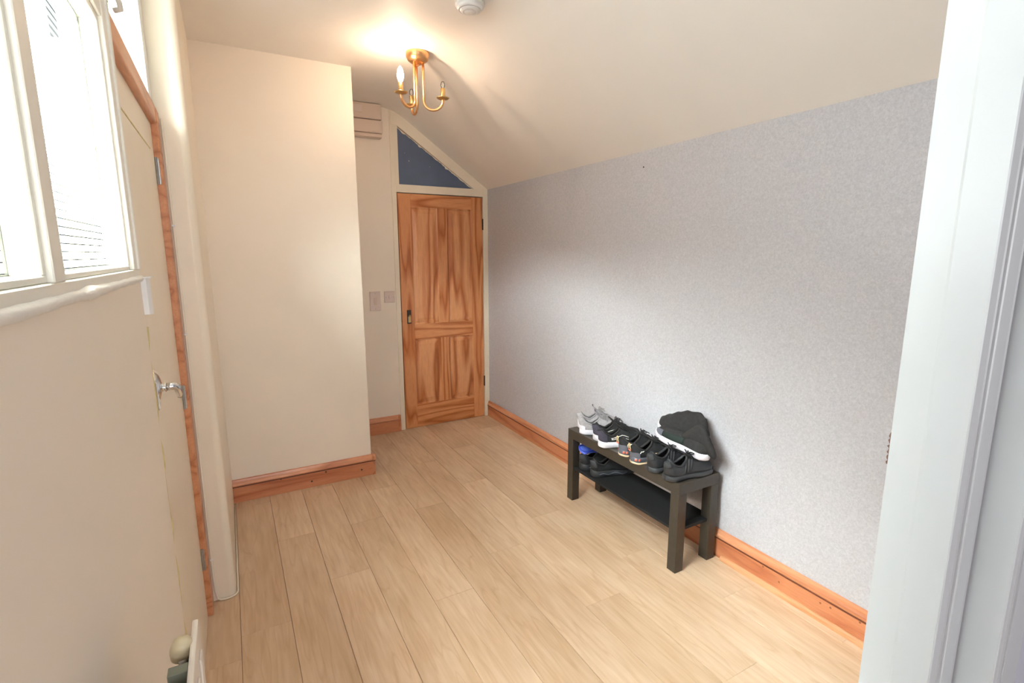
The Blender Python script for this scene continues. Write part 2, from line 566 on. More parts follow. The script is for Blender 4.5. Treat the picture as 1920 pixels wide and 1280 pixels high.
# return post with rounded corner at the far side of the door
pp = [(-0.34, 2.368), (-0.186, 2.368), (-0.13, 2.3685)]
for k in range(0, 9):
    a = -pi / 2 + (pi / 2) * k / 8
    pp.append((XP - 0.028 + 0.028 * math.cos(a), 2.368 + 0.03 + 0.03 * math.sin(a)))
pp += [(XP, YB + 0.02), (-0.34, YB + 0.02)]
post = extrude('wall_return', pp, lambda p, t: (p[0], p[1], t), 0.004, 2.66, M['creamgloss'], smooth=False)
struct(post, 'cream rounded wall return rising beside the left-hand door', 'wall')
cb = [(-0.1685, 2.361, z) for z in (1.99, 1.5, 1.0, 0.5, 0.12)] + [(-0.1660, 2.3605, 0.05), (-0.160, 2.3603, 0.018), (-0.150, 2.3602, 0.008), (-0.135, 2.3603, 0.005), (-0.112, 2.3620, 0.005)]
for k in range(1, 8):
    a = -pi / 2 + (pi / 2) * k / 7
    cb.append((XP - 0.028 + 0.0335 * math.cos(a), 2.398 + 0.0355 * math.sin(a), 0.005))
cb += [(XP + 0.0055, 2.46, 0.005), (XP + 0.0055, 2.60, 0.005), (XP + 0.0055, 3.30, 0.005)]
cable = tube('cable', cb, 0.0040, M['creamgloss'], None, 8)
tag(cable, 'thin cream cable down the left door lining and round the wall foot', 'cable')
for z in (1.60, 1.18, 0.20):
    bm = bmesh.new(); add_box(bm, -0.1745, -0.1625, 2.3545, 2.367, z, z + 0.008, 0.002)
    bm_obj('cable_clip', bm, M['plastic'], cable)

wr = box('wall_right', XR, XR + TW, 0.33, 4.3, -0.05, 2.2, M['wallpaper'])
struct(wr, 'right wall papered in embossed silver grey wallpaper', 'wall')
lathe('nail_head', [(0, 0.004), (0.003, 0.0035), (0.0042, 0.001), (0.0042, -0.006), (0, -0.006)], M['dark'], wr, (XR, 2.179, 1.962), 10, (-1, 0, 0))['label'] = 'small dark nail head in the grey wallpaper'
# torn wallpaper edge beside the door jamb
bm = bmesh.new()
pts = []
N_ = 16
for k in range(N_ + 1):
    z = 0.74 + 0.12 * k / N_
    pts.append((0.860 + 0.004 * math.sin(k * 2.3) + 0.003 * random.random(), z))
L_ = [bm.verts.new((XR - 0.0006, y, z)) for y, z in pts]
R_ = [bm.verts.new((XR - 0.0006, 0.845, z)) for y, z in pts]
L2 = [bm.verts.new((XR + 0.001, y, z)) for y, z in pts]
R2 = [bm.verts.new((XR + 0.001, 0.845, z)) for y, z in pts]
for k in range(N_):
    bm.faces.new((L_[k], L_[k + 1], R_[k + 1], R_[k])); bm.faces.new((L_[k], L_[k + 1], L2[k + 1], L2[k])); bm.faces.new((R_[k], R_[k + 1], R2[k + 1], R2[k]))
bm_obj('torn_patch', bm, M['tear'], wr)['label'] = 'small brown torn patch in the wallpaper by the white jamb'

wf = boxes('wall_far', [(0.5, 1.192, YF, YF + 0.16, -0.05, 2.7), (1.192, 2.2, YF + 0.06, YF + 0.16, -0.05, 2.7)], M['cream'])
struct(wf, 'cream far wall of the alcove left of the pine door', 'wall')
wc = box('wall_corner', -0.34, XB, YB, YF + 0.02, -0.05, ZC + 0.05, M['cream'], bevel=0.004)
struct(wc, 'cream boxed-in corner wall projecting in front of the alcove', 'wall')

# near wall with the doorway the camera looks through
wn = boxes('wall_near', [
    (0.85, 2.25, 0.205, 0.33, -0.05, 2.7),
    (-0.5, -0.30, 0.205, 0.33, -0.05, 2.7),
    (-0.5, 2.25, 0.205, 0.33, 2.06, 2.75)], M['hallwall'])
struct(wn, 'painted wall around the doorway in the foreground', 'wall')
# stepped door frame on the right
jp = [(0.787, 0.331), (0.7805, 0.291), (0.7795, 0.288), (0.780, 0.2485), (0.7815, 0.247), (0.7985, 0.2465), (0.800, 0.2450), (0.8005, 0.2425),
      (0.802, 0.2412), (0.830, 0.2408), (0.832, 0.2395), (0.8325, 0.2010), (0.834, 0.1995), (0.8465, 0.1992), (0.848, 0.1975), (0.8485, 0.1955),
      (0.860, 0.1950), (0.90, 0.1950), (0.90, 0.331)]
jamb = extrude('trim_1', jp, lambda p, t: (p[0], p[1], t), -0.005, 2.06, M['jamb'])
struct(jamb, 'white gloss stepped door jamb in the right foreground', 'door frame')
jl = extrude('trim_2', [(-0.18 - (x - 0.78), y) for x, y in jp][::-1], lambda p, t: (p[0], p[1], t), -0.005, 2.06, M['white'])
struct(jl, 'white gloss door jamb on the near left, beside the camera', 'door frame')
hd = box('trim_3', -0.2, 0.82, 0.205, 0.331, 2.03, 2.07, M['white'])
struct(hd, 'white gloss head of the near doorway, above the camera', 'door frame')

# hallway behind the camera
hw = boxes('wall_hall', [(-1.4, -1.3, -2.6, 0.22, -0.05, 2.6), (2.2, 2.3, -2.6, 0.22, -0.05, 2.6), (-1.4, 2.3, -2.7, -2.6, -0.05, 2.6),
                         (-1.4, 2.3, -2.7, 0.21, 2.55, 2.65), (-1.4, -0.30, -2.7, 0.22, -0.06, 0.0), (-1.4, -0.3, 0.205, 0.3, 0, 2.6)], M['hallwall'])
struct(hw, 'pale hallway walls behind the camera', 'wall')

# ------------------------------------------------------------------ skirting boards
SK = [(0, 0), (0.019, 0), (0.019, 0.096), (0.0175, 0.0985), (0.008, 0.0985), (0.008, 0.1025), (0, 0.1025)]
SKT = [(0, 0.1025), (0.0190, 0.1025), (0.0210, 0.107), (0.0210, 0.112), (0.0195, 0.118), (0.017, 0.121), (0.014, 0.126), (0.0125, 0.132), (0.010, 0.139), (0.006, 0.1415), (0, 0.142)]
def skirting_y(name, x, y0, y1, sgn, m):   # face looks along sgn*X
    return extrude(name, SK, lambda p, t: (x + sgn * p[0], t, p[1]), y0, y1, m)
def skirting_x(name, y, x0, x1, m):        # face looks along -Y
    return extrude(name, SK, lambda p, t: (t, y - p[0], p[1]), x0, x1, m)
s1 = skirting_y('baseboard_right', XR, 0.331, YF - 0.005, -1, M['skirt_y'])
QK = [(0.005, 0.0965), (0.0215, 0.0965), (0.0222, 0.0990), (0.0215, 0.1022), (0.005, 0.1022)]  # dark strip, the groove's shadow line painted into its stain
extrude('stain_shade_strip', QK, lambda p, t: (XR - p[0], t, p[1]), 0.331, YF - 0.005, M['quirk'], s1)['label'] = 'dark stained line with painted groove shade under the moulding'
extrude('moulded_top', SKT, lambda p, t: (XR - p[0], t, p[1]), 0.331, YF - 0.005, M['skirt_top_y'], s1)
struct(s1, 'long varnished pine skirting along the grey papered wall', 'skirting board')
q = [(0.019, 0.0)] + [(0.019 + 0.015 * math.cos(a), 0.0 + 0.022 * math.sin(a)) for a in [pi / 2 * k / 6 for k in range(7)]]
b1 = extrude('quadrant_bead', q, lambda p, t: (XR - p[0], t, p[1]), 0.331, 1.50, M['pine_bead'], s1)
b1['label'] = 'lighter pine quadrant bead at the foot of the skirting'
s2 = skirting_x('baseboard_corner', YB, -0.10, XB + 0.019, M['skirt_x'])
extrude('end_return', SK, lambda p, t: (XB + p[0], t, p[1]), YB - 0.0195, YF, M['skirt_y'], s2)
extrude('stain_shade_strip', QK, lambda p, t: (t, YB - p[0], p[1]), -0.10, XB + 0.0222, M['quirk'], s2)['label'] = 'dark stained line with painted groove shade under the moulding'
extrude('moulded_top', SKT, lambda p, t: (t, YB - p[0], p[1]), -0.10, XB + 0.0235, M['skirt_top_x'], s2)
extrude('moulded_top', SKT, lambda p, t: (XB + p[0], t, p[1]), YB - 0.0235, YF, M['skirt_top_y'], s2)
struct(s2, 'dark varnished pine skirting along the boxed-in corner', 'skirting board')
for kx, kz in ((0.18, 0.097), (0.45, 0.085), (0.68, 0.05), (0.36, 0.04)):
    lathe('knot', [(0, 0.0006), (0.004, 0.0005), (0.006, 0.0), (0, -0.002)], M['dark'], s2, (kx, YB - 0.0195, kz), 8, (0, -1, 0))
s3 = skirting_x('baseboard_far', YF, XB + 0.019, 1.178, M['skirt_x'])
extrude('moulded_top', SKT, lambda p, t: (t, YF - p[0], p[1]), XB + 0.019, 1.178, M['skirt_top_x'], s3)
struct(s3, 'short varnished pine skirting in the alcove, left of the pine door', 'skirting board')
box('end_block', 1.165, 1.184, YF - 0.0225, YF + 0.002, 0.0, 0.1425, M['skirt_y'], s3, bevel=0.001)
for ky, kz in ((0.98, 0.08), (1.02, 0.075), (1.2, 0.06), (0.87, 0.09), (1.28, 0.088)):
    lathe('knot', [(0, 0.0006), (0.003, 0.0005), (0.0045, 0.0), (0, -0.002)], M['chip'], s1, (XR - 0.0195, ky, kz), 8, (-1, 0, 0))

# ------------------------------------------------------------------ far door frame and pine door
DX0, DX1, DH = 1.232, 1.9885, 1.979
tf = boxes('trim_4', [(1.190, DX0 - 0.004, YF - 0.006, YF + 0.07, 0, 2.60), (DX1 + 0.004, XR, YF - 0.006, YF + 0.07, 0, 2.068),
                      (DX0 - 0.004, DX1 + 0.004, YF - 0.006, YF + 0.07, DH + 0.004, 2.045)], M['creamgloss'], bevel=0.0015)
struct(tf, 'cream painted frame round the pine door', 'door frame')
# sloping board under the ceiling
def prism_xz(name, pts, y0, y1, m, parent=None, bevel=0):
    o = extrude(name, pts, lambda p, t: (p[0], t, p[1]), y0, y1, m, parent)
    return o
tri = [(1.252, 2.047), (1.900, 2.047), (1.252, 2.487)]
prism_xz('sloping_board', [(1.20, 2.60), (1.215, ZC + 0.0), (2.0377, 2.045), (2.02, 2.045), (1.905, 2.043), (1.247, 2.489), (1.20, 2.489)], YF - 0.010, YF + 0.05, M['creamgloss'], tf)
box('inner_post', 1.225, 1.2525, YF - 0.004, YF + 0.05, 2.04, 2.50, M['creamgloss'], tf)
w3 = prism_xz('window_3', [(1.245, 2.040), (1.912, 2.040), (1.245, 2.496)], YF + 0.012, YF + 0.03, M['blue'])
struct(w3, 'triangular slate blue painted over-panel above the pine door', 'window')
# ragged cream paint line along the hypotenuse
bm = bmesh.new()
A0, B0 = Vector((1.252, 2.487)), Vector((1.902, 2.047))
dn = (B0 - A0).normalized(); nn = Vector((-dn.y, dn.x)) * -1
if nn.y > 0: nn = -nn
n_ = 60
up_, lo_ = [], []
for k in range(n_ + 1):
    p = A0 + (B0 - A0) * k / n_
    d = 0.005 + 0.0015 * math.sin(k * 0.9) + 0.004 * random.random() + (0.009 if k in (4, 5, 6, 17, 18, 38, 39) else 0)
    d *= 0.5 + 0.5 * min(1, (n_ - k) / 6 + 0.1)
    up_.append(bm.verts.new((p.x, YF + 0.0095, p.y)))
    q_ = p + nn * d
    lo_.append(bm.verts.new((q_.x, YF + 0.0115, q_.y)))
for k in range(n_):
    bm.faces.new((up_[k], up_[k + 1], lo_[k + 1], lo_[k]))
bm_obj('paint_edge', bm, M['creamgloss'], w3)['label'] = 'ragged cream paint line along the sloping edge'
for (x, z, r) in ((1.345, 2.232, 0.0035), (1.312, 2.29, 0.0018), (1.52, 2.20, 0.002)):
    lathe('paint_fleck', [(0, 0.0006), (r, 0.0003), (r * 1.1, -0.001)], M['creamgloss'], w3, (x, YF + 0.012, z), 7, (0, -1, 0))
tube('crack_line', [(1.256, YF - 0.0, 2.478), (1.895, YF - 0.0, 2.052)], 0.0016, M['chip'], w3, 6)

# door leaf as child pieces about its hinge edge
door = empty('door_1', (DX1, YF + 0.003, 0.004), (0, 0, math.radians(0.8)))
struct(door, 'varnished pine four-panel door in the far wall', 'door')
W_, H_, T_ = 0.7555, 1.972, 0.036
def dbox(name, x0, x1, z0, z1, m, y0=0.0, y1=T_, bevel=0.0012, parent=None):
    # x measured from latch edge; door local x runs -W..0
    bm = bmesh.new()
    add_box(bm, x0 - (x0 + x1) / 2, x1 - (x0 + x1) / 2, y0, y1, z0 - (z0 + z1) / 2, z1 - (z0 + z1) / 2, bevel)
    o = bm_obj(name, bm, m, parent or door)
    o.location = (-W_ + (x0 + x1) / 2, 0, (z0 + z1) / 2)
    return o
ST = 0.105
MU0, MU1 = 0.335, 0.420
dbox('stile', 0, ST, 0, H_, M['pine_v'])
dbox('stile', W_ - ST, W_, 0, H_, M['pine_v'])
dbox('rail', ST, W_ - ST, 0, 0.205, M['pine_h'])
dbox('rail', ST, W_ - ST, 0.775, 0.905, M['pine_h'])
dbox('rail', ST, W_ - ST, H_ - 0.105, H_, M['pine_h'])
dbox('muntin', MU0, MU1, 0.205, 0.775, M['pine_v'])
dbox('muntin', MU0, MU1, 0.905, H_ - 0.105, M['pine_v'])
def raised_panel(x0, x1, z0, z1):
    cx, cz = (x0 + x1) / 2, (z0 + z1) / 2
    hx, hz = (x1 - x0) / 2, (z1 - z0) / 2
    bm = bmesh.new()
    rings = []
    for inset, y in ((0, 0.001), (0.006, 0.004), (0.010, 0.011), (0.014, 0.012), (0.044, 0.0045), (0.046, 0.003), (0.05, 0.003)):
        rings.append([bm.verts.new((sx * (hx - inset), y, sz * (hz - inset))) for sx, sz in ((-1, -1), (1, -1), (1, 1), (-1, 1))])
    for A, B in zip(rings, rings[1:]):
        for k in range(4):
            bm.faces.new((A[k], A[(k + 1) % 4], B[(k + 1) % 4], B[k]))
    bm.faces.new(rings[-1])
    bk = [bm.verts.new((sx * hx, 0.03, sz * hz)) for sx, sz in ((-1, -1), (1, -1), (1, 1), (-1, 1))]
    for k in range(4):
        bm.faces.new((rings[0][k], rings[0][(k + 1) % 4], bk[(k + 1) % 4], bk[k]))
    bm.faces.new(bk)
    o = bm_obj('panel', bm, M['pine_panel'], door)
    o.location = (-W_ + cx, 0, cz)
for xa, xb in ((ST, MU0), (MU1, W_ - ST)):
    for za, zb in ((0.205, 0.775), (0.905, H_ - 0.105)):
        raised_panel(xa, xb, za, zb)
# lock on the latch stile
lp = dbox('lock_plate', 0.042, 0.078, 0.915, 1.03, M['dark'], -0.004, 0.0, 0.0008)
lp['label'] = 'small dark tarnished lock plate'
for (x0, x1, z0, z1, mm) in ((0.050, 0.074, 0.925, 0.975, 'brass2'),):
    o = dbox('latch_plate', x0, x1, z0, z1, M[mm], -0.008, -0.003, 0.001)
    o['label'] = 'worn brass keyhole plate'
o = lathe('spindle', [(0.0, 0.016), (0.004, 0.016), (0.005, 0.004), (0.009, 0.002), (0.009, 0)], M['brass2'], door, (-W_ + 0.064, -0.005, 0.982), 12, (0, -1, 0))
dbox('latch_bolt', -0.006, 0.003, 0.93, 1.01, M['dark'], 0.004, 0.028, 0.001)
for z in (0.29, 1.70):
    bm = bmesh.new()
    add_box(bm, -0.004, 0.008, -0.003, 0.0, z, z + 0.09, 0.0006)
    add_tube(bm, [(0.002, -0.006, z - 0.003), (0.002, -0.006, z + 0.093)], 0.0045, 8)
    bm_obj('hinge', bm, M['dark'], door)['label'] = 'dark painted butt hinge'

# ------------------------------------------------------------------ switches on far wall
def plate(name, x0, x1, z0, z1, label, cat, screws, extra=None):
    t = empty(name, ((x0 + x1) / 2, YF, (z0 + z1) / 2))
    tag(t, label, cat)
    hx, hz = (x1 - x0) / 2, (z1 - z0) / 2
    bm = bmesh.new(); add_box(bm, -hx, hx, -0.012, 0, -hz, hz, 0.003, 2)
    bm_obj('face_plate', bm, M['plate'], t)
    for sx, sz in screws:
        lathe('screw', [(0, 0.0012), (0.0022, 0.001), (0.003, 0), (0.003, -0.002)], M['steel'], t, (sx, -0.012, sz), 10, (0, -1, 0))
    return t
a = plate('blank_plate', 0.975, 1.060, 1.043, 1.198, 'tall cream blanking plate with two screws, left on the alcove wall', 'switch plate', [(0.0, 0.062), (0.0, -0.062)])
bm = bmesh.new(); add_box(bm, -0.012, 0.012, -0.0145, -0.011, -0.03, 0.03, 0.001); bm_obj('key_slot', bm, M['beige'], a)
a = plate('light_switch', 1.092, 1.178, 1.105, 1.195, 'square cream light switch beside the pine door frame', 'switch', [(-0.031, 0), (0.031, 0)])
bm = bmesh.new(); add_box(bm, -0.008, 0.008, -0.017, -0.011, -0.013, 0.013, 0.0015); bm_obj('rocker', bm, M['plate'], a)

# ------------------------------------------------------------------ fuse box up in the alcove
fb = empty('fuse_box', (0.95, YF, 2.37))
tag(fb, 'beige wall-mounted fuse box high in the alcove under the ceiling', 'fuse box')
bm = bmesh.new(); add_box(bm, -0.15, 0.165, -0.075, 0, 0.125, 0.236, 0.004); bm_obj('upper_casing', bm, M['beige'], fb)
bm = bmesh.new(); add_box(bm, -0.15, 0.168, -0.085, 0, 0.028, 0.118, 0.004); bm_obj('lower_casing', bm, M['beige'], fb)
bm = bmesh.new(); add_box(bm, -0.14, 0.155, -0.0875, -0.084, 0.036, 0.110, 0.001); bm_obj('cover_flap', bm, M['beige'], fb)
bm = bmesh.new(); add_box(bm, -0.15, 0.166, -0.065, 0, 0.0, 0.026, 0.003); bm_obj('bottom_tray', bm, M['beige'], fb)
bm = bmesh.new(); add_box(bm, -0.12, 0.02, -0.079, -0.074, 0.165, 0.215, 0.001); bm_obj('switch_window', bm, M['plate'], fb)

# ------------------------------------------------------------------ left door (flush, cream) with pine lining
XD = -0.1965
d2 = empty('door_2', (XD, 2.272, 0.006))
struct(d2, 'cream panelled door in the left wall below the fanlight', 'door')
bm = bmesh.new()
# leaf with one recessed panel groove: slab plus routed bead
add_box(bm, -0.036, 0.0, -0.83, 0.0035, -0.004, 1.955, 0.0015)
bm_obj('leaf', bm, M['creamgloss'], d2)
bm = bmesh.new()
for z0, z1 in ((0.22, 0.90), (1.02, 1.86)):
    pass
for (y0, y1, z0, z1) in ((-0.70, -0.10, 1.842, 1.847),):
    add_box(bm, -0.001, 0.0012, y0, y1, z0, z1, 0.0004)
bm_obj('panel_bead', bm, M['sealant'], d2)
bm = bmesh.new()  # unseen bars added behind the leaf to block light leaking past its edges
add_box(bm, -0.075, -0.0365, -0.86, 0.10, -0.006, 0.05)
add_box(bm, -0.075, -0.0365, -0.03, 0.10, -0.006, 2.06)
add_box(bm, -0.075, -0.0365, -0.86, -0.80, -0.006, 2.06)
add_box(bm, -0.075, -0.0365, -0.86, 0.10, 1.92, 2.06)
bm_obj('leak_blocker', bm, M['creamgloss'], d2)
for z in (0.21, 0.90, 1.74):
    bm = bmesh.new()
    add_box(bm, 0.001, 0.013, 0.0015, 0.0042, z, z + 0.09, 0.0005)
    add_tube(bm, [(0.004, 0.0, z - 0.002), (0.004, 0.0, z + 0.092)], 0.0046, 8)
    for k in range(1, 5):
        add_tube(bm, [(0.004, 0.0, z + 0.018 * k - 0.0006), (0.004, 0.0, z + 0.018 * k + 0.0006)], 0.0052, 8)
    bm_obj('hinge', bm, M['steel'], d2)['label'] = 'grey steel butt hinge'
# handle
hz = 1.150; hy = 1.555 - 2.272
hd_ = bmesh.new()
add_lathe(hd_, [(0, 0.024), (0.018, 0.023), (0.034, 0.017), (0.044, 0.008), (0.048, 0.0)], (0, hy, hz + 0.004), 32, (1, 0, 0))
bm_obj('round_rose', hd_, M['chrome'], d2, True)
bm = bmesh.new(); add_box(bm, 0.004, 0.016, hy - 0.040, hy - 0.010, hz - 0.050, hz + 0.022, 0.002); bm_obj('back_plate', bm, M['chrome'], d2)
bm = bmesh.new()
add_lathe(bm, [(0.0145, 0.012), (0.0145, 0.020), (0.011, 0.022), (0.010, 0.026), (0.013, 0.030), (0.0, 0.031)], (0, hy, hz), 20, (1, 0, 0))
add_tube(bm, [(0.028, hy, hz), (0.038, hy, hz + 0.001), (0.046, hy + 0.001, hz + 0.001), (0.053, hy + 0.004, hz - 0.003), (0.055, hy + 0.007, hz - 0.012), (0.056, hy + 0.010, hz - 0.024), (0.056, hy + 0.011, hz - 0.034)],
         [0.010, 0.0105, 0.0105, 0.010, 0.009, 0.0075, 0.005], 12)
bm_obj('lever', bm, M['chrome'], d2, True)['label'] = 'scrolled chrome lever'
d2_t = boxes('trim_5', [(XD - 0.05, -0.1765, 2.2765, 2.366, 0.0, 2.01)], M['pine_raw'], bevel=0.002)
struct(d2_t, 'bare pine lining round the cream left-hand door', 'door frame')
# rounded pine head
hp = [(-0.26, 1.955)]
for k in range(0, 7):
    a = -pi / 2 + (pi / 2) * k / 6
    hp.append((-0.192 + 0.014 * math.cos(a), 1.965 + 0.014 * math.sin(a) + 0.0))
for k in range(0, 7):
    a = (pi / 2) * k / 6
    hp.append((-0.188 + 0.010 * math.cos(a), 2.012 + 0.010 * math.sin(a)))
hp += [(-0.26, 2.022)]
extrude('pine_head', hp, lambda p, t: (p[0], t, p[1]), 1.44, 2.3668, M['pine_raw'], d2_t, smooth=False)
# near-side lining and sealant strip at wall end
extrude('near_lining', [(XL - 0.12, 1.425), (XL - 0.002, 1.425), (XL - 0.002, 1.436), (XL - 0.006, 1.440), (XL - 0.12, 1.440)], lambda p, t: (p[0], p[1], t), 0.0, 2.02, M['creamgloss'], d2_t)['label'] = 'cream near-side lining edge'
bm = bmesh.new()
zs = [0.0 + 1.33 * k / 40 for k in range(41)]
add_tube(bm, [(XL - 0.002 + 0.0015 * math.sin(k * 1.3), 1.4275, z) for k, z in enumerate(zs)], [0.0035 + 0.0012 * math.sin(k * 2.1) for k in range(41)], 6)
bm_obj('sealant_line', bm, M['sealant'], d2_t, True)['label'] = 'yellowed uneven sealant line down the wall end'
box('paint_chip', XL - 0.001, XL + 0.001, 1.4285, 1.4325, 1.175, 1.20, M['chip'], d2_t)

# ------------------------------------------------------------------ window in left wall
GX = XL - 0.040
win = empty('window_1', (XL, 0.8, 1.45))
struct(win, 'cream framed window of obscured wired glass in the left wall', 'window')
win.location = (0, 0, 0)
ZS, ZT = 1.4475, 1.952
def fbar(name, x0, x1, y0, y1, z0, z1, m='frame', b=0.0015, parent=win):
    return box(name, x0, x1, y0, y1, z0, z1, M[m], parent, bevel=b)
fbar('bottom_rail', XL - 0.07, XL + 0.000, 0.24, 1.425, ZS, 1.4640)
fbar('transom', XL - 0.07, XL, 0.24, 1.425, 1.958, 2.004)
fbar('top_rail', XL - 0.07, XL, 0.24, 1.425, 2.52, 2.56)
fbar('mullion', XL - 0.07, XL + 0.001, 0.768, 0.815, 1.464, 1.958)
fbar('mullion', XL - 0.07, XL + 0.001, 0.768, 0.815, 2.004, 2.52)
fbar('end_post', XL - 0.07, XL + 0.002, 1.345, 1.440, 1.464, 2.56)
fbar('end_bead', XL - 0.004, XL + 0.006, 1.385, 1.399, 1.464, 2.56)
for j, (ya, yb) in enumerate(((0.24, 0.768), (0.815, 1.345))):
    for i, (za, zb) in enumerate(((1.464, 1.958), (2.004, 2.52))):
        # sash: four members a little behind the frame face
        xs0, xs1 = XL - 0.055, XL - 0.006
        s_ = 0.012
        fbar('sash_rail', xs0, xs1, ya, yb, za, za + 0.009)
        fbar('sash_rail', xs0, xs1, ya, yb, zb - s_, zb)
        fbar('sash_stile', xs0, xs1, ya, ya + s_, za + 0.009, zb - s_)
        fbar('sash_stile', xs0, xs1, yb - s_, yb, za + 0.009, zb - s_)
        bm = bmesh.new()
        add_box(bm, GX - 0.003, GX + 0.003, ya + s_ * .5, yb - s_ * .5, za + 0.005, zb - s_ * .5)
        bm_obj('glass_pane', bm, M['wired'], win)['label'] = 'obscured wired glass pane'
        bm = bmesh.new()
        g0, g1, h0, h1 = ya + s_, yb - s_, za + 0.009, zb - s_
        for bb_ in ((g0, g0 + .002, h0, h1), (g1 - .002, g1, h0, h1), (g0, g1, h0, h0 + .002), (g0, g1, h1 - .002, h1)):
            add_box(bm, GX + 0.003, GX + 0.0055, *bb_)
        bm_obj('glazing_putty', bm, M['fin'], win)['label'] = 'thin grey putty line round the glass'
# lumpy plaster ledge below the frame
lw = empty('trim_6', (0, 0, 0))
struct(lw, 'lumpy white filler ledge under the left window', 'window ledge')
bm = bmesh.new()
n = 60; seg = 8
rings = []
for i in range(n + 1):
    y = 0.24 + (1.432 - 0.24) * i / n
    wob = 0.0006 * math.sin(i * 0.37) + 0.0007 * math.sin(i * 1.3 + 1)
    lump = 0.003 * math.exp(-((y - 0.93) / 0.05) ** 2)
    ring = []
    for k in range(seg + 1):
        a = pi / 2 - pi * k / seg
        ring.append(bm.verts.new((XL - 0.001 + (0.0075 + wob + lump) * math.cos(a), y, 1.4425 + (0.0075 + wob * .7 + lump) * math.sin(a))))
    rings.append(ring)
for A, B in zip(rings, rings[1:]):
    for k in range(seg):
        bm.faces.new((A[k], A[k + 1], B[k + 1], B[k]))
bmesh.ops.recalc_face_normals(bm, faces=bm.faces)
bm_obj('filler_bead', bm, M['rawplaster'], lw, True)

# small white door contact on the wall end
dc = empty('door_sensor', (XL, 1.43, 1.36))
tag(dc, 'small white curved plastic door sensor at the window ledge end', 'sensor')
cpts = [(0.0, -0.010)] + [(0.010 + 0.006 * math.sin(pi * k / 8) , -0.010 + 0.036 * k / 8) for k in range(9)] + [(0.0, 0.026)]
extrude('cover', cpts, lambda p, t: (p[0], p[1], t), 0.0, 0.083, M['plastic'], dc)
bm = bmesh.new(); add_box(bm, -0.002, 0.021, -0.014, 0.036, 0.083, 0.086, 0.001); bm_obj('top_flange', bm, M['plastic'], dc)
mg = box('magnet_housing', XD, XD + 0.018, 1.475, 1.500, 1.375, 1.425, M['plate'], None, bevel=0.003)
mg.name = 'sensor_magnet'
tag(mg, 'small cream magnet block on the cream left door', 'sensor')

# casement stay at the top of the end post
cs = empty('window_catch', (XL, 1.40, 2.02))
tag(cs, 'white painted metal window catch high on the window post', 'catch')
bm = bmesh.new(); add_box(bm, 0.002, 0.006, -0.015, 0.015, -0.01, 0.085, 0.001); bm_obj('catch_plate', bm, M['white'], cs)
tube('catch_lever', [(0.006, 0, 0.055), (0.018, 0.004, 0.058), (0.022, 0.02, 0.052), (0.022, 0.045, 0.035), (0.021, 0.052, 0.028)], [0.005, 0.006, 0.006, 0.005, 0.004], M['white'], cs)
tube('keeper', [(0.006, -0.004, 0.008), (0.020, 0.0, 0.006), (0.023, 0.028, 0.0), (0.022, 0.048, -0.006), (0.010, 0.055, -0.008)], 0.0055, M['white'], cs)

# fanlight over the left door
fn = empty('window_2', (0, 0, 0))
struct(fn, 'fanlight of obscured glass above the cream left-hand door', 'window')
fbar('bottom_rail', XL - 0.09, XD + 0.006, 1.44, 2.319, 2.022, 2.050, parent=fn)
fbar('top_rail', XL - 0.09, XL, 1.44, 2.319, 2.53, 2.565, parent=fn)
fbar('side_rail', XL - 0.09, XD + 0.006, 2.270, 2.366, 2.050, 2.53, 'white', parent=fn)
fbar('side_rail', XL - 0.09, XL, 1.44, 1.47, 2.075, 2.53, parent=fn)
bm = bmesh.new(); add_box(bm, XL - 0.070, XL - 0.064, 1.465, 2.275, 2.045, 2.535); bm_obj('glass_pane', bm, M['wired'], fn)

# ------------------------------------------------------------------ radiator
XRAD = -0.080
rad = empty('radiator', (XRAD, 0.792, 0.38))
tag(rad, 'white panel radiator on the left wall below the window, bottom edge of view', 'radiator')
bm = bmesh.new()
add_box(bm, -0.008, 0.0, -0.46, 0.0, 0.0, 0.598, 0.003, 2)
bm_obj('front_panel', bm, M['rad'], rad)
for k in range(8):
    bm = bmesh.new(); add_box(bm, 0.0, 0.003, -0.055 - 0.055 * k, -0.030 - 0.055 * k, 0.02, 0.57, 0.001); bm_obj('panel_rib', bm, M['rad'], rad)
bm = bmesh.new(); add_box(bm, -0.078, -0.070, -0.46, -0.12, 0.02, 0.55, 0.002); bm_obj('rear_panel', bm, M['rad'], rad)
for k in range(13):
    y1 = -0.078 - 0.028 * k
    bm = bmesh.new()
    dz = 0.012 * (k % 2)
    add_box(bm, -0.031, -0.0085, y1 - 0.017, y1, 0.05, 0.592 - dz, 0.001)
    bm_obj('convector_fin', bm, M['fin'], rad)
for k in range(5):
    bm = bmesh.new(); add_box(bm, -0.038, -0.031, -0.110 - 0.056 * k, -0.100 - 0.056 * k, 0.560, 0.576, 0.003); bm_obj('rust_tab', bm, M['chip'], rad)
bm = bmesh.new(); add_tube(bm, [(-0.007, -0.052, 0.570), (-0.018, -0.052, 0.570), (-0.0180, -0.052, 0.580)], 0.006, 10)
bm_obj('valve_stem', bm, M['steel'], rad, True)
lathe('valve_cap', [(0, -0.021), (0.006, -0.0205), (0.0118, -0.014), (0.0138, -0.004), (0.0138, 0.0), (0.0128, 0.001), (0.0132, 0.003), (0.0112, 0.012), (0.006, 0.0165), (0, 0.017)], M['knob'], rad, (-0.0185, -0.045, 0.590), 24, (0.18, -0.2, 1))['label'] = 'cream egg-shaped plastic valve cap'

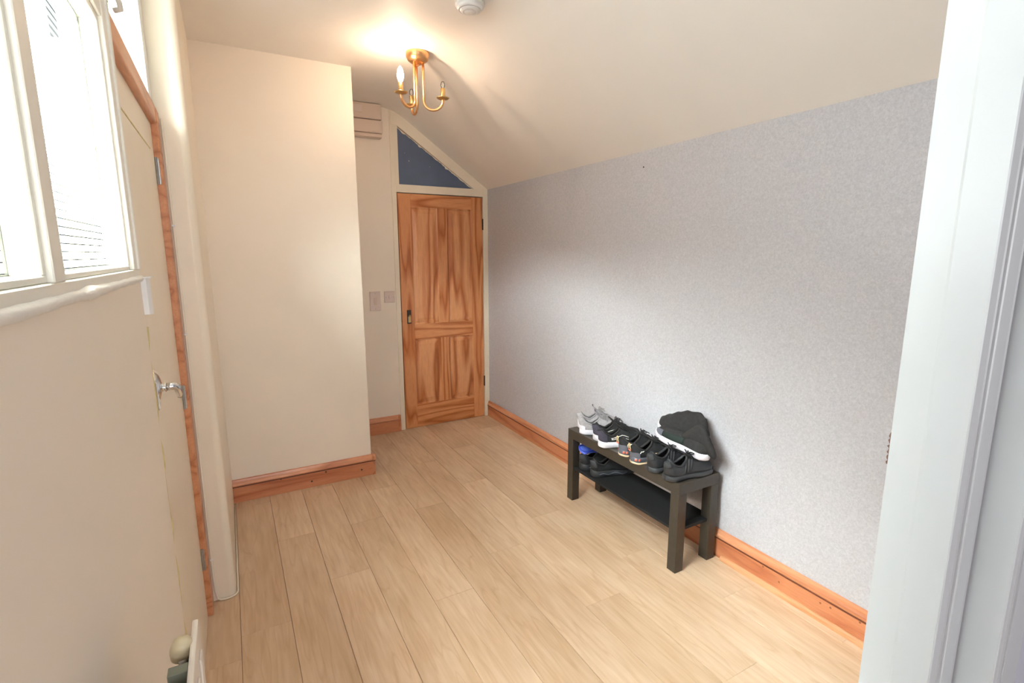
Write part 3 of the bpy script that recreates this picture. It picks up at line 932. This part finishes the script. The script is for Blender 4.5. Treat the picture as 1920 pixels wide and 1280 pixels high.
# ------------------------------------------------------------------ smoke alarm
sa = empty('smoke_alarm', (1.055, 2.285, ZC))
tag(sa, 'round white smoke alarm on the ceiling at the top edge', 'smoke alarm')
lathe('base', [(0, 0), (0.066, 0), (0.066, -0.010), (0.062, -0.014), (0, -0.014)], M['plastic'], sa, seg=36)
lathe('cover', [(0.061, -0.012), (0.060, -0.020), (0.052, -0.030), (0.049, -0.030), (0.047, -0.028), (0.044, -0.032), (0.034, -0.038), (0.030, -0.0385), (0.0285, -0.0365), (0.025, -0.040), (0, -0.041)], M['plastic'], sa, seg=36)

# ------------------------------------------------------------------ ceiling light
ch = empty('ceiling_light', (1.035, 2.955, ZC))
tag(ch, 'three-arm copper brass ceiling light with one lit candle bulb', 'ceiling light')
lathe('canopy', [(0, 0), (0.0665, 0), (0.0665, -0.004), (0.066, -0.012), (0.063, -0.026), (0.055, -0.040), (0.040, -0.052), (0.020, -0.058), (0, -0.0595)], M['brass'], ch, seg=36)
lathe('finial', [(0, -0.056), (0.006, -0.057), (0.008, -0.063), (0.006, -0.069), (0.0, -0.071)], M['brass'], ch, seg=16)
rv = Vector((0.8745, -0.485, 0)); fv = Vector((0.485, 0.8745, 0))
ARM = []
for th, kind in ((-3, 'clear'), (237, 'lit'), (117, 'clear')):
    a = math.radians(th)
    d = rv * math.cos(a) + fv * math.sin(a)
    Rr, r0 = 0.140, 0.030
    rc = (Rr - r0) / 2
    zb = -0.255
    pts = [d * r0 + Vector((0, 0, -0.050)), d * r0 + Vector((0, 0, -0.12)), d * r0 + Vector((0, 0, -0.20)), d * r0 + Vector((0, 0, zb))]
    for k in range(1, 17):
        t = pi * k / 16
        pts.append(d * (r0 + rc - rc * math.cos(t)) + Vector((0, 0, zb - 0.9 * rc * math.sin(t))))
    pts.append(d * Rr + Vector((0, 0, zb + 0.012)))
    zc = zb + 0.010
    arm = tube('arm', pts, 0.0075, M['brass'], ch, 12)
    c = d * Rr
    lathe('drip_pan', [(0, zc - 0.004), (0.010, zc - 0.004), (0.030, zc + 0.000), (0.037, zc + 0.005), (0.0365, zc + 0.0062), (0.028, zc + 0.002), (0, zc)], M['brass2'], arm, c, 28)
    lathe('candle_sleeve', [(0.0135, zc), (0.0135, zc + 0.055), (0.0118, zc + 0.0555), (0.0118, zc + 0.04), (0, zc + 0.04)], M['brass2'], arm, c, 20)
    z1 = zc + 0.055
    if kind == 'lit':
        lathe('bulb_base', [(0.0, z1 - 0.012), (0.011, z1 - 0.012), (0.0115, z1 + 0.006), (0.009, z1 + 0.008)], M['plastic'], arm, c, 16)
        lathe('bulb', [(0.009, z1 + 0.004), (0.014, z1 + 0.014), (0.0175, z1 + 0.028), (0.0178, z1 + 0.040), (0.0155, z1 + 0.056), (0.011, z1 + 0.070), (0.005, z1 + 0.080), (0, z1 + 0.084)], M['bulb'], arm, c, 20)['label'] = 'glowing candle bulb'
        ARM.append((c, z1))
    else:
        lathe('bulb_base', [(0.0, z1 - 0.012), (0.0105, z1 - 0.012), (0.0105, z1 + 0.002), (0.0, z1 + 0.003)], M['chrome'], arm, c, 16)
        lathe('bulb', [(0.008, z1), (0.010, z1 + 0.006), (0.0125, z1 + 0.016), (0.012, z1 + 0.026), (0.008, z1 + 0.036), (0, z1 + 0.040)], M['clear'], arm, c, 20)['label'] = 'small unlit clear bulb'

# ------------------------------------------------------------------ bench
BX0, BX1, BY0, BY1, BZ = 1.728, 1.998, 1.528, 2.408, 0.45
bench = empty('shoe_bench', ((BX0 + BX1) / 2, (BY0 + BY1) / 2, 0))
tag(bench, 'low black-brown shoe bench against the grey papered wall', 'bench')
hx, hy = (BX1 - BX0) / 2, (BY1 - BY0) / 2
def bb(name, x0, x1, y0, y1, z0, z1, m='bench', bev=0.0012):
    bm = bmesh.new(); add_box(bm, x0, x1, y0, y1, z0, z1, bev)
    return bm_obj(name, bm, M[m], bench)
bb('bench_top', -hx, hx, -hy, hy, BZ - 0.055, BZ)
for sx in (-1, 1):
    for sy in (-1, 1):
        x0 = -hx if sx < 0 else hx - 0.052
        y0 = -hy if sy < 0 else hy - 0.052
        bb('leg', x0, x0 + 0.052, y0, y0 + 0.052, 0, BZ - 0.055)
bb('shelf', -hx + 0.008, hx - 0.008, -hy + 0.052, hy - 0.052, 0.203, 0.218, 'shelfmesh')
bb('shelf_end', -hx + 0.052, hx - 0.052, -hy + 0.012, -hy + 0.052, 0.203, 0.218, 'shelfmesh')
bb('shelf_end', -hx + 0.052, hx - 0.052, hy - 0.052, hy - 0.012, 0.203, 0.218, 'shelfmesh')
# ------------------------------------------------------------------ shoes
def fab(name, c, rough=0.85, bump=0.4, bscale=350, noise=0.12, **kw):
    return mat(name, c, rough, noise=noise, nscale=60, bump=bump, bscale=bscale, bdist=0.0015, **kw)
M['greyknit'] = fab('grey_knit', srgb(158, 154, 156))
M['greylining'] = fab('mauve_grey_lining', srgb(104, 94, 108))
M['whitesole'] = mat('white_foam_sole', srgb(226, 222, 230), 0.5, noise=0.03)
M['creamsole'] = mat('cream_rubber_sole', srgb(222, 196, 162), 0.5, noise=0.05)
M['blackfab'] = fab('black_mesh_fabric', srgb(34, 34, 36))
M['blackfab2'] = fab('black_knit_fabric', srgb(40, 38, 38), noise=0.25)
M['blacklea'] = mat('black_leather', srgb(44, 45, 48), 0.5, noise=0.1, nscale=30, bump=0.2, bscale=200)
M['blackrub'] = mat('black_rubber', srgb(52, 53, 56), 0.55, noise=0.08)
M['heelgrey'] = mat('grey_heel_clip', srgb(96, 98, 108), 0.4, noise=0.08)
M['indigo'] = fab('dark_indigo_fabric', srgb(62, 58, 72))
M['orange'] = mat('orange_rubber', srgb(232, 120, 90), 0.5)
M['creamtab'] = mat('cream_webbing', srgb(226, 204, 160), 0.7, noise=0.1)
M['piping'] = mat('off_white_piping', srgb(216, 214, 206), 0.6)
M['bluerub'] = mat('bright_blue_rubber', srgb(52, 72, 196), 0.4, noise=0.05)
M['bluerub2'] = mat('pale_blue_rubber', srgb(96, 122, 226), 0.4, noise=0.05)
M['darkgreen'] = fab('green_black_elastic', srgb(14, 30, 24), 0.7)

def lerp_tab(tab, t):
    for (a, va), (b, vb) in zip(tab, tab[1:]):
        if t <= b:
            s = (t - a) / (b - a)
            s = s * s * (3 - 2 * s)
            return va + (vb - va) * s
    return tab[-1][1]
def halfw(t, W):
    # outline half-width, heel t=0, toe t=1
    w = lerp_tab([(0, 0.74), (0.15, 0.80), (0.35, 0.74), (0.68, 1.0), (0.85, 0.93), (1, 0.78)], t)
    if t < 0.11:
        w *= math.sqrt(max(0, 1 - ((0.11 - t) / 0.11) ** 2))
    if t > 0.80:
        w *= max(0, 1 - ((t - 0.80) / 0.20) ** 2.3) ** 0.5
    return w * W
TS = [0, 0.004, 0.015, 0.035, 0.06, 0.09, 0.12, 0.16, 0.2, 0.24, 0.28, 0.32, 0.36, 0.40, 0.44, 0.48, 0.53, 0.58, 0.64, 0.70, 0.76, 0.82, 0.87, 0.91, 0.945, 0.97, 0.988, 0.997, 1.0]

def upper_pt(t, phi, P):
    """phi 0..pi ; returns local point (x along length, y across, z up)"""
    H = lerp_tab(P['H'], t)
    w = halfw(t, P['W'] * 0.94)
    c, s = math.cos(phi), math.sin(phi)
    lean = P.get('lean', 0.0)
    y = w * math.copysign(abs(c) ** 0.75, c) * (1 - P.get('tuck', 0.30) * (abs(s) ** 2) * (1 if t < 0.55 else 0.3))
    z = H * abs(s) ** 0.8
    x = t * P['L'] * 0.97 + 0.012 * P['L'] + (-0.012 * abs(s) if t < 0.03 else 0)
    zb = P['sole'](t)[1] - 0.003
    return Vector((x, y, zb + z))

def make_sole(P, name, m, parent, grow=1.0, z_off=(0, 0)):
    bm = bmesh.new()
    rings = []
    for t in TS:
        w = max(halfw(t, P['W']) * grow, 0.0004)
        zb, zt = P['sole'](t)
        zb += z_off[0]; zt += z_off[1]
        x = t * P['L']
        bulge = 0.0025 * min(1, w / 0.02)
        zm = (zb + zt) / 2
        e = min(0.004, (zt - zb) * 0.25)
        ring = [(x, -w + e, zb), (x, -w - bulge * .4, zb + e), (x, -w - bulge, zm), (x, -w, zt - e * .6), (x, -w + e, zt),
                (x, w - e, zt), (x, w, zt - e * .6), (x, w + bulge, zm), (x, w + bulge * .4, zb + e), (x, w - e, zb)]
        if w < e:
            ring = [(x, y * 0.2 if abs(y) > w else y, z) for x, y, z in ring]
        rings.append([bm.verts.new(v) for v in ring])
    n = len(rings[0])
    for A, B in zip(rings, rings[1:]):
        for k in range(n):
            bm.faces.new((A[k], A[(k + 1) % n], B[(k + 1) % n], B[k]))
    bm.faces.new(rings[0]); bm.faces.new(rings[-1])
    return bm_obj(name, bm, m, parent, True)

def phic(t, P):
    a, b, depth = P['open']
    c, r = (a + b) / 2, (b - a) / 2
    u = abs(t - c) / r
    if u >= 1:
        return pi / 2
    return pi / 2 - depth * (1 - u ** 2.4) ** 0.5

def make_upper(P, name, m, parent, t0=0.0, t1=1.0, off=0.0, solid=0.004, phmin=0.0, phmax=None):
    a, b, _ = P['open']
    ts = sorted(set([t for t in TS if t0 <= t <= t1] + [x for x in (a, a + .006, a + .02, b - .02, b - .006, b, t0, t1) if t0 <= x <= t1]))
    bm = bmesh.new()
    m_ = 9
    for side in (0, 1):
        grid = []
        for t in ts:
            pc = phic(t, P)
            if phmax: pc = min(pc, phmax)
            row = []
            for k in range(m_ + 1):
                ph = phmin + (pc - phmin) * k / m_
                if side: ph = pi - ph
                p = upper_pt(t, ph, P)
                if off:
                    cpt = Vector((P['L'] * (0.12 + 0.74 * t), 0, p.z * 0.5 + 0.01))
                    p = p + (p - cpt).normalized() * off
                row.append(bm.verts.new(p))
            grid.append(row)
        for A, B in zip(grid, grid[1:]):
            for k in range(m_):
                bm.faces.new((A[k], A[k + 1], B[k + 1], B[k]) if side == 0 else (A[k + 1], A[k], B[k], B[k + 1]))
    bmesh.ops.remove_doubles(bm, verts=bm.verts, dist=0.0004)
    bmesh.ops.dissolve_degenerate(bm, edges=bm.edges, dist=0.0001)
    o = bm_obj(name, bm, m, parent, True)
    if solid:
        md = o.modifiers.new('thickness', 'SOLIDIFY'); md.thickness = solid; md.offset = -1
    return o

def surf_line(P, pts, lift=0.0015):
    out = []
    for t, ph in pts:
        p = upper_pt(t, ph, P)
        c = Vector((p.x, 0, p.z * 0.4))
        out.append(p + (p - c).normalized() * lift)
    return out

def collar(P, m, parent, r=0.005):
    a, b, _ = P['open']
    n = 22
    ring = []
    for k in range(n + 1):
        t = a + (b - a) * (0.5 - 0.5 * math.cos(pi * k / n))
        ring.append((t, phic(t, P)))
    pts = [upper_pt(t, ph, P) for t, ph in ring] + [upper_pt(t, pi - ph, P) for t, ph in ring[::-1][1:-1]]
    return tube('collar', pts, r, m, parent, 8, closed=True)

def tongue(P, m, parent, height=0.03, width=0.024):
    b = P['open'][1]
    bm = bmesh.new()
    rows = []
    p0 = upper_pt(min(b + 0.12, 0.9), pi / 2, P); p1 = upper_pt(b, pi / 2, P)
    d = (p1 - p0).normalized()
    top = p1 + Vector((-0.030, 0, height))
    path = [p0 + Vector((0, 0, -0.004)), p1 + Vector((0, 0, 0.0)), (p1 + top) / 2 + Vector((-0.002, 0, 0.002)), top]
    for i, p in enumerate(path):
        wv = width * (0.9 + 0.08 * i)
        rows.append([bm.verts.new(p + Vector((-0.006 * (k / 3 - 1) ** 2 * 0 , (k / 3 - 1) * wv, -0.006 * (k / 3 - 1) ** 2))) for k in range(7)])
    for A, B in zip(rows, rows[1:]):
        for k in range(6):
            bm.faces.new((A[k], A[k + 1], B[k + 1], B[k]))
    o = bm_obj('tongue', bm, m, parent, True)
    md = o.modifiers.new('thickness', 'SOLIDIFY'); md.thickness = 0.006; md.offset = 0
    sb = o.modifiers.new('smooth', 'SUBSURF'); sb.levels = 1; sb.render_levels = 1
    return o

def laces(P, m, parent, n=4, r=0.0024):
    b = P['open'][1]
    bm = bmesh.new()
    for i in range(n):
        t = b + 0.015 + 0.045 * i
        add_tube(bm, surf_line(P, [(t, pi / 2 + s * (0.62)) for s in (-1, -0.66, -0.33, 0, 0.33, 0.66, 1)], 0.0035), r, 6)
        if i < n - 1:
            add_tube(bm, surf_line(P, [(t + 0.045 * (s + 1) / 2, pi / 2 + s * 0.6) for s in (-1, -0.5, 0, 0.5, 1)], 0.0045), r, 6)
    c = upper_pt(b + 0.02, pi / 2, P) + Vector((0, 0, 0.006))
    for sg in (-1, 1):
        add_tube(bm, [c, c + Vector((0.006, sg * 0.016, 0.010)), c + Vector((0.016, sg * 0.030, 0.006)), c + Vector((0.018, sg * 0.024, -0.002)), c + Vector((0.004, sg * 0.006, 0.0))], r, 6)
        add_tube(bm, [c, c + Vector((0.020, sg * 0.012, 0.004)), c + Vector((0.038, sg * 0.022, -0.006))], r, 6)
    return bm_obj('laces', bm, m, parent, True)

def insole(P, m, parent):
    bm = bmesh.new()
    rows = []
    for t in [x for x in TS if 0.03 < x < 0.8]:
        w = halfw(t, P['W']) * 0.78
        z = P['sole'](t)[1] + 0.004
        rows.append([bm.verts.new((t * P['L'], s * w, z)) for s in (-1, 0, 1)])
    for A, B in zip(rows, rows[1:]):
        for k in range(2):
            bm.faces.new((A[k], A[k + 1], B[k + 1], B[k]))
    return bm_obj('insole', bm, m, parent)

def place(root, x, y, z, heading, roll=0.0, pitch=0.0):
    root.matrix_world = Matrix.Translation((x, y, z)) @ Matrix.Rotation(heading, 4, 'Z') @ Matrix.Rotation(pitch, 4, 'Y') @ Matrix.Rotation(roll, 4, 'X')

def copy_tree(o, parent=None):
    c = o.copy(); COL.objects.link(c)
    if parent: c.parent = parent
    for chd in [q for q in bpy.data.objects if q.parent == o]:
        copy_tree(chd, c)
    return c

HH = [(0, 0.060), (0.05, 0.064), (0.12, 0.052), (0.24, 0.042), (0.36, 0.062), (0.44, 0.080), (0.60, 0.060), (0.80, 0.040), (0.93, 0.030), (1, 0.004)]
def flat_sole(th, heel=0.0, spring=0.006):
    return lambda t: (spring * max(0, (t - 0.75) / 0.25) ** 2 + 0.004 * max(0, (0.08 - t) / 0.08), th + heel * (1 - t) + spring * 0.7 * max(0, (t - 0.75) / 0.25) ** 2)

# --- grey trainers
P = dict(L=0.285, W=0.047, H=HH, open=(0.055, 0.42, 0.82), sole=flat_sole(0.026, 0.008, 0.008))
g = empty('trainer'); tag(g, 'grey knit trainer with white sole, second from the far bench end', 'trainer', 'grey trainers on the bench')
make_sole(P, 'sole', M['whitesole'], g)
make_upper(P, 'upper', M['greyknit'], g)
collar(P, M['greyknit'], g); insole(P, M['greylining'], g); tongue(P, M['greyknit'], g, 0.030)
laces(P, M['greyknit'], g)
hc = make_upper(P, 'heel_counter', M['whitesole'], g, 0.0, 0.10, 0.0022, 0.002, 0.0, 0.28); hc['label'] = 'white rubber heel wrap'
tube('pull_tab', [upper_pt(0.47, pi / 2, P) + Vector((-0.040, 0, 0.024)), upper_pt(0.47, pi / 2, P) + Vector((-0.046, 0, 0.038)), upper_pt(0.47, pi / 2, P) + Vector((-0.041, 0, 0.040))], 0.003, M['greylining'], g)
place(g, 1.736, 2.308, BZ, math.radians(-30))
g2 = copy_tree(g); g2['label'] = 'grey knit trainer with white sole at the far end of the bench'
place(g2, 1.788, 2.396, BZ, math.radians(-30))

# --- black trainers with white sole
P = dict(L=0.285, W=0.047, H=HH, open=(0.055, 0.42, 0.78), sole=flat_sole(0.026, 0.012, 0.010))
b = empty('trainer'); tag(b, 'black trainer with thick white sole and white side lines, nearer of its pair', 'trainer', 'black trainers with white soles')
make_sole(P, 'sole', M['whitesole'], b)
make_upper(P, 'upper', M['blackfab'], b)
collar(P, M['blackfab2'], b, 0.006); insole(P, M['blackfab2'], b); tongue(P, M['blackfab2'], b, 0.026); laces(P, M['blackfab2'], b, 5)
hc = make_upper(P, 'heel_counter', M['indigo'], b, 0.0, 0.14, 0.002, 0.002, 0.0, 1.1); hc['label'] = 'dark grey heel counter'
for ph0, ph1 in ((0.42, 0.42), (0.25, 0.22)):
    for s in (0, 1):
        f_ = (lambda p: pi - p) if s else (lambda p: p)
        tube('side_line', surf_line(P, [(0.22 + 0.34 * k / 8, f_(ph0 + (ph1 - ph0) * k / 8)) for k in range(9)], 0.001), 0.0019, M['piping'], b, 6)
for s in (0, 1):
    f_ = (lambda p: pi - p) if s else (lambda p: p)
    tube('side_line', surf_line(P, [(0.22, f_(0.42)), (0.235, f_(0.33)), (0.255, f_(0.25))], 0.001), 0.0019, M['piping'], b, 6)
place(b, 1.700, 2.085, BZ, math.radians(-22))
b2 = copy_tree(b); b2['label'] = 'black trainer with thick white sole just beside the grey trainers, farther of its pair'
place(b2, 1.738, 2.180, BZ, math.radians(-23))

# --- black running shoes with cream and orange details
P = dict(L=0.285, W=0.046, H=HH, open=(0.055, 0.42, 0.78), sole=flat_sole(0.030, 0.008, 0.012))
c_ = empty('running_shoe'); tag(c_, 'black running shoe with grey heel, orange flecks and cream loop, nearer of its pair', 'running shoe', 'black running shoes with cream and orange trim')
P2 = dict(P); P2['sole'] = lambda t: (P['sole'](t)[0] + 0.0, P['sole'](t)[0] + 0.010)
make_sole(P2, 'outsole', M['creamsole'], c_, 1.04)
P3 = dict(P); P3['sole'] = lambda t: (P['sole'](t)[0] + 0.009, P['sole'](t)[1])
ms = make_sole(P3, 'midsole', M['heelgrey'], c_)
make_upper(P, 'upper', M['blackfab'], c_)
collar(P, M['blackfab2'], c_, 0.006); insole(P, M['indigo'], c_); tongue(P, M['blackfab2'], c_, 0.024); laces(P, M['blackfab2'], c_, 5)
hc = make_upper(P, 'heel_clip', M['heelgrey'], c_, 0.0, 0.10, 0.002, 0.002, 0.0, 0.35); hc['label'] = 'grey moulded heel clip'
hp0 = upper_pt(0.0, pi / 2, P)
tube('pull_loop', [hp0 + Vector((-0.002, -0.008, -0.016)), hp0 + Vector((-0.008, -0.009, 0.0)), hp0 + Vector((-0.004, -0.006, 0.011)), hp0 + Vector((-0.002, 0.006, 0.011)), hp0 + Vector((-0.008, 0.009, 0.0)), hp0 + Vector((-0.002, 0.008, -0.016))], 0.003, M['creamtab'], c_)
tube('heel_flash', [hp0 + Vector((-0.003, -0.010, -0.022)), hp0 + Vector((-0.003, 0.010, -0.022))], 0.003, M['orange'], c_)
for s in (0, 1):
    f_ = (lambda p: pi - p) if s else (lambda p: p)
    tube('side_flash', surf_line(P, [(0.10, f_(0.35)), (0.13, f_(0.52)), (0.17, f_(0.55)), (0.20, f_(0.72)), (0.235, f_(0.80))], 0.002), 0.0024, M['piping'], c_, 6)
    sg = -1 if s else 1
    for k in (0, 1):
        p_ = Vector(((0.035 + 0.05 * k) * P['L'], sg * (halfw(0.035 + 0.05 * k, P['W']) + 0.0025), 0.026))
        lathe('orange_fleck', [(0, 0.0025), (0.005, 0.002), (0.007, 0)], M['orange'], c_, p_, 10, (0 if k else -0.5, sg, 0))
    tube('toe_line', surf_line(P, [(0.30, f_(0.02)), (0.38, f_(0.16)), (0.48, f_(0.12)), (0.60, f_(0.02))], 0.001), 0.0032, M['creamsole'], c_, 6)
place(c_, 1.700, 1.823, BZ, math.radians(-8))
c2 = copy_tree(c_); c2['label'] = 'black running shoe with orange flecks beside the white-soled black trainers, farther of its pair'
place(c2, 1.715, 1.930, BZ, math.radians(-12))

# --- plain black trainers
P = dict(L=0.290, W=0.050, H=[(0, 0.070), (0.05, 0.074), (0.12, 0.062), (0.24, 0.056), (0.36, 0.070), (0.44, 0.084), (0.60, 0.064), (0.80, 0.046), (0.93, 0.036), (1, 0.006)],
         open=(0.055, 0.42, 0.78), sole=flat_sole(0.024, 0.004, 0.004))
k_ = empty('trainer'); tag(k_, 'plain black leather trainer at the near corner of the bench', 'trainer', 'plain black trainers')
make_sole(P, 'sole', M['blackrub'], k_, 1.03)
make_upper(P, 'upper', M['blacklea'], k_)
collar(P, M['blacklea'], k_, 0.006); insole(P, M['blackfab'], k_); tongue(P, M['blackfab2'], k_, 0.022); laces(P, M['blackfab'], k_, 5)
hc = make_upper(P, 'heel_tab', M['blackrub'], k_, 0.0, 0.05, 0.002, 0.002, 0.5, 1.3)
for s in (0, 1):
    f_ = (lambda p: pi - p) if s else (lambda p: p)
    for q in range(3):
        tube('side_stripe', surf_line(P, [(0.30 + 0.06 * q + 0.07 * v, f_(0.10 + 0.85 * v)) for v in (0, 0.25, 0.5, 0.75, 1)], 0.0008), 0.0026, M['blackrub'], k_, 6)
place(k_, 1.700, 1.592, BZ, math.radians(-3))
k2 = copy_tree(k_); k2['label'] = 'plain black leather trainer, farther of its pair, beside the running shoes'
place(k2, 1.700, 1.702, BZ, math.radians(-3))

# --- black trainers on the lower shelf
P = dict(L=0.285, W=0.047, H=HH, open=(0.055, 0.42, 0.78), sole=flat_sole(0.030, 0.010, 0.010))
j_ = empty('trainer'); tag(j_, 'chunky black trainer on the lower shelf, nearer of its pair', 'trainer', 'black trainers on the lower shelf')
make_sole(P, 'sole', M['blackrub'], j_, 1.05)
make_upper(P, 'upper', M['blackfab'], j_)
collar(P, M['blackfab2'], j_, 0.006); insole(P, M['blackfab2'], j_); tongue(P, M['blackfab2'], j_, 0.02); laces(P, M['blackfab'], j_, 5)
hc = make_upper(P, 'heel_clip', M['blacklea'], j_, 0.0, 0.09, 0.002, 0.002, 0.2, 1.2)
wv = []
for k in range(13):
    t = 0.12 + 0.6 * k / 12
    wv.append(Vector((t * P['L'], -(halfw(t, P['W']) * 1.05 + 0.002), 0.019 + 0.005 * math.sin(k * 1.1))))
tube('sole_wave', wv, 0.0028, M['heelgrey'], j_, 6)
place(j_, 1.750, 2.205, 0.218, math.radians(-14))
j2 = copy_tree(j_); j2['label'] = 'chunky black trainer on the lower shelf beside the far bench leg, below the blue sandal'
place(j2, 1.748, 2.305, 0.218, math.radians(-3))

# --- blue sandal on top of the shelf pair
P = dict(L=0.20, W=0.042, H=HH, open=(0.1, 0.4, 0.6), sole=flat_sole(0.018, 0.0, 0.01))
s_ = empty('sandal'); tag(s_, 'bright blue rubber sandal lying on the black shelf trainers', 'sandal')
make_sole(P, 'sole', M['bluerub2'], s_)
rim = []
for t in TS[1:-1]:
    rim.append(Vector((t * P['L'], halfw(t, P['W']) * 0.93, P['sole'](t)[1] + 0.002)))
rim += [Vector((p.x, -p.y, p.z)) for p in rim[::-1]]
tube('rim', rim, 0.0045, M['bluerub'], s_, 8, closed=True)
bm = bmesh.new(); rows = []
for t in (0.52, 0.6, 0.68, 0.76):
    w = halfw(t, P['W'])
    rows.append([bm.verts.new((t * P['L'], -w * math.cos(pi * k / 10) * 1.02, 0.012 + 0.034 * math.sin(pi * k / 10))) for k in range(11)])
for A, B in zip(rows, rows[1:]):
    for k in range(10):
        bm.faces.new((A[k], A[k + 1], B[k + 1], B[k]))
o = bm_obj('strap', bm, M['bluerub'], s_, True); md = o.modifiers.new('thickness', 'SOLIDIFY'); md.thickness = 0.004
place(s_, 1.748, 2.318, 0.327, math.radians(-4), 0.35, 0.02)

# --- black sock boots lying on top of the near pairs
def sock_boot(label, Hs, L=0.30, W=0.046, solem='whitesole', sole_th=0.026, shaft=None, toe_cap=None, patch=None, folds=0.35):
    P = dict(L=L, W=W, H=Hs, open=(0.02, 0.30, 0.0), sole=flat_sole(sole_th, 0.004, 0.014), tuck=0.45)
    t_ = empty('sock_boot'); tag(t_, label, 'boot', 'black fabric boots piled on top')
    make_sole(P, 'sole', M[solem], t_)
    bm = bmesh.new()
    rows = []
    for t in TS:
        row = []
        for k in range(17):
            ph = pi * k / 16
            p = upper_pt(t, ph, P)
            f = math.sin(ph)
            if t < 0.55:
                p.y += folds * 0.02 * f * math.sin(t * 22)
                p.z += folds * 0.010 * f * math.sin(t * 11 + 1)
            row.append(bm.verts.new(p))
        rows.append(row)
    for A, B in zip(rows, rows[1:]):
        for k in range(16):
            bm.faces.new((A[k], A[k + 1], B[k + 1], B[k]))
    bmesh.ops.remove_doubles(bm, verts=bm.verts, dist=0.0004)
    bm_obj('knit_upper', bm, M['blackfab2'], t_, True)
    if toe_cap:
        Pc = dict(P); Pc['open'] = (0.02, 0.03, 0.0)
        make_upper(Pc, 'toe_cap', M['heelgrey'], t_, 0.80, 1.0, 0.002, 0.002, 0.0, 0.8)
    if patch:
        make_upper(dict(P, open=(0.02, 0.03, 0.0)), 'side_panel', M['darkgreen'], t_, 0.40, 0.78, 0.002, 0.002, 0.05, 0.7)
    return t_, P
hA = [(0, 0.04), (0.06, 0.115), (0.20, 0.135), (0.40, 0.128), (0.60, 0.102), (0.80, 0.070), (0.93, 0.045), (1, 0.006)]
A_, PA = sock_boot('black knit boot leaning on the grey wall, rear one of the pile', hA, L=0.31, folds=0.2)
hB = [(0, 0.02), (0.06, 0.05), (0.25, 0.055), (0.45, 0.05), (0.7, 0.045), (0.9, 0.035), (1, 0.006)]
B_, PB = sock_boot('black fabric boot with thick stained white sole lying across the black trainers', hB, toe_cap=True, patch=True, sole_th=0.030, L=0.32, folds=0.15)
# slumped shaft of the front boot
bm = bmesh.new(); rows = []
for i, (x, z, w, h) in enumerate(((0.160, 0.055, 0.026, 0.018), (0.120, 0.075, 0.022, 0.040), (0.085, 0.098, 0.019, 0.058), (0.055, 0.100, 0.018, 0.062), (0.025, 0.078, 0.018, 0.052), (-0.010, 0.052, 0.016, 0.034), (-0.038, 0.030, 0.012, 0.012))):
    rows.append([bm.verts.new((x, w * math.cos(2 * pi * k / 14), z + h * math.sin(2 * pi * k / 14) * (1 if math.sin(2 * pi * k / 14) > 0 else 0.8))) for k in range(14)])
for A, B in zip(rows, rows[1:]):
    for k in range(14):
        bm.faces.new((A[k], A[(k + 1) % 14], B[(k + 1) % 14], B[k]))
bm.faces.new(rows[0]); bm.faces.new(rows[-1])
o = bm_obj('slumped_shaft', bm, M['blackfab2'], B_, True)
sb = o.modifiers.new('smooth', 'SUBSURF'); sb.levels = 1; sb.render_levels = 1
place(A_, 1.972, 1.590, 0.560, math.radians(92), 0.0, math.radians(-3))
place(B_, 1.893, 1.515, 0.535, math.radians(93), 0.0, math.radians(-6))
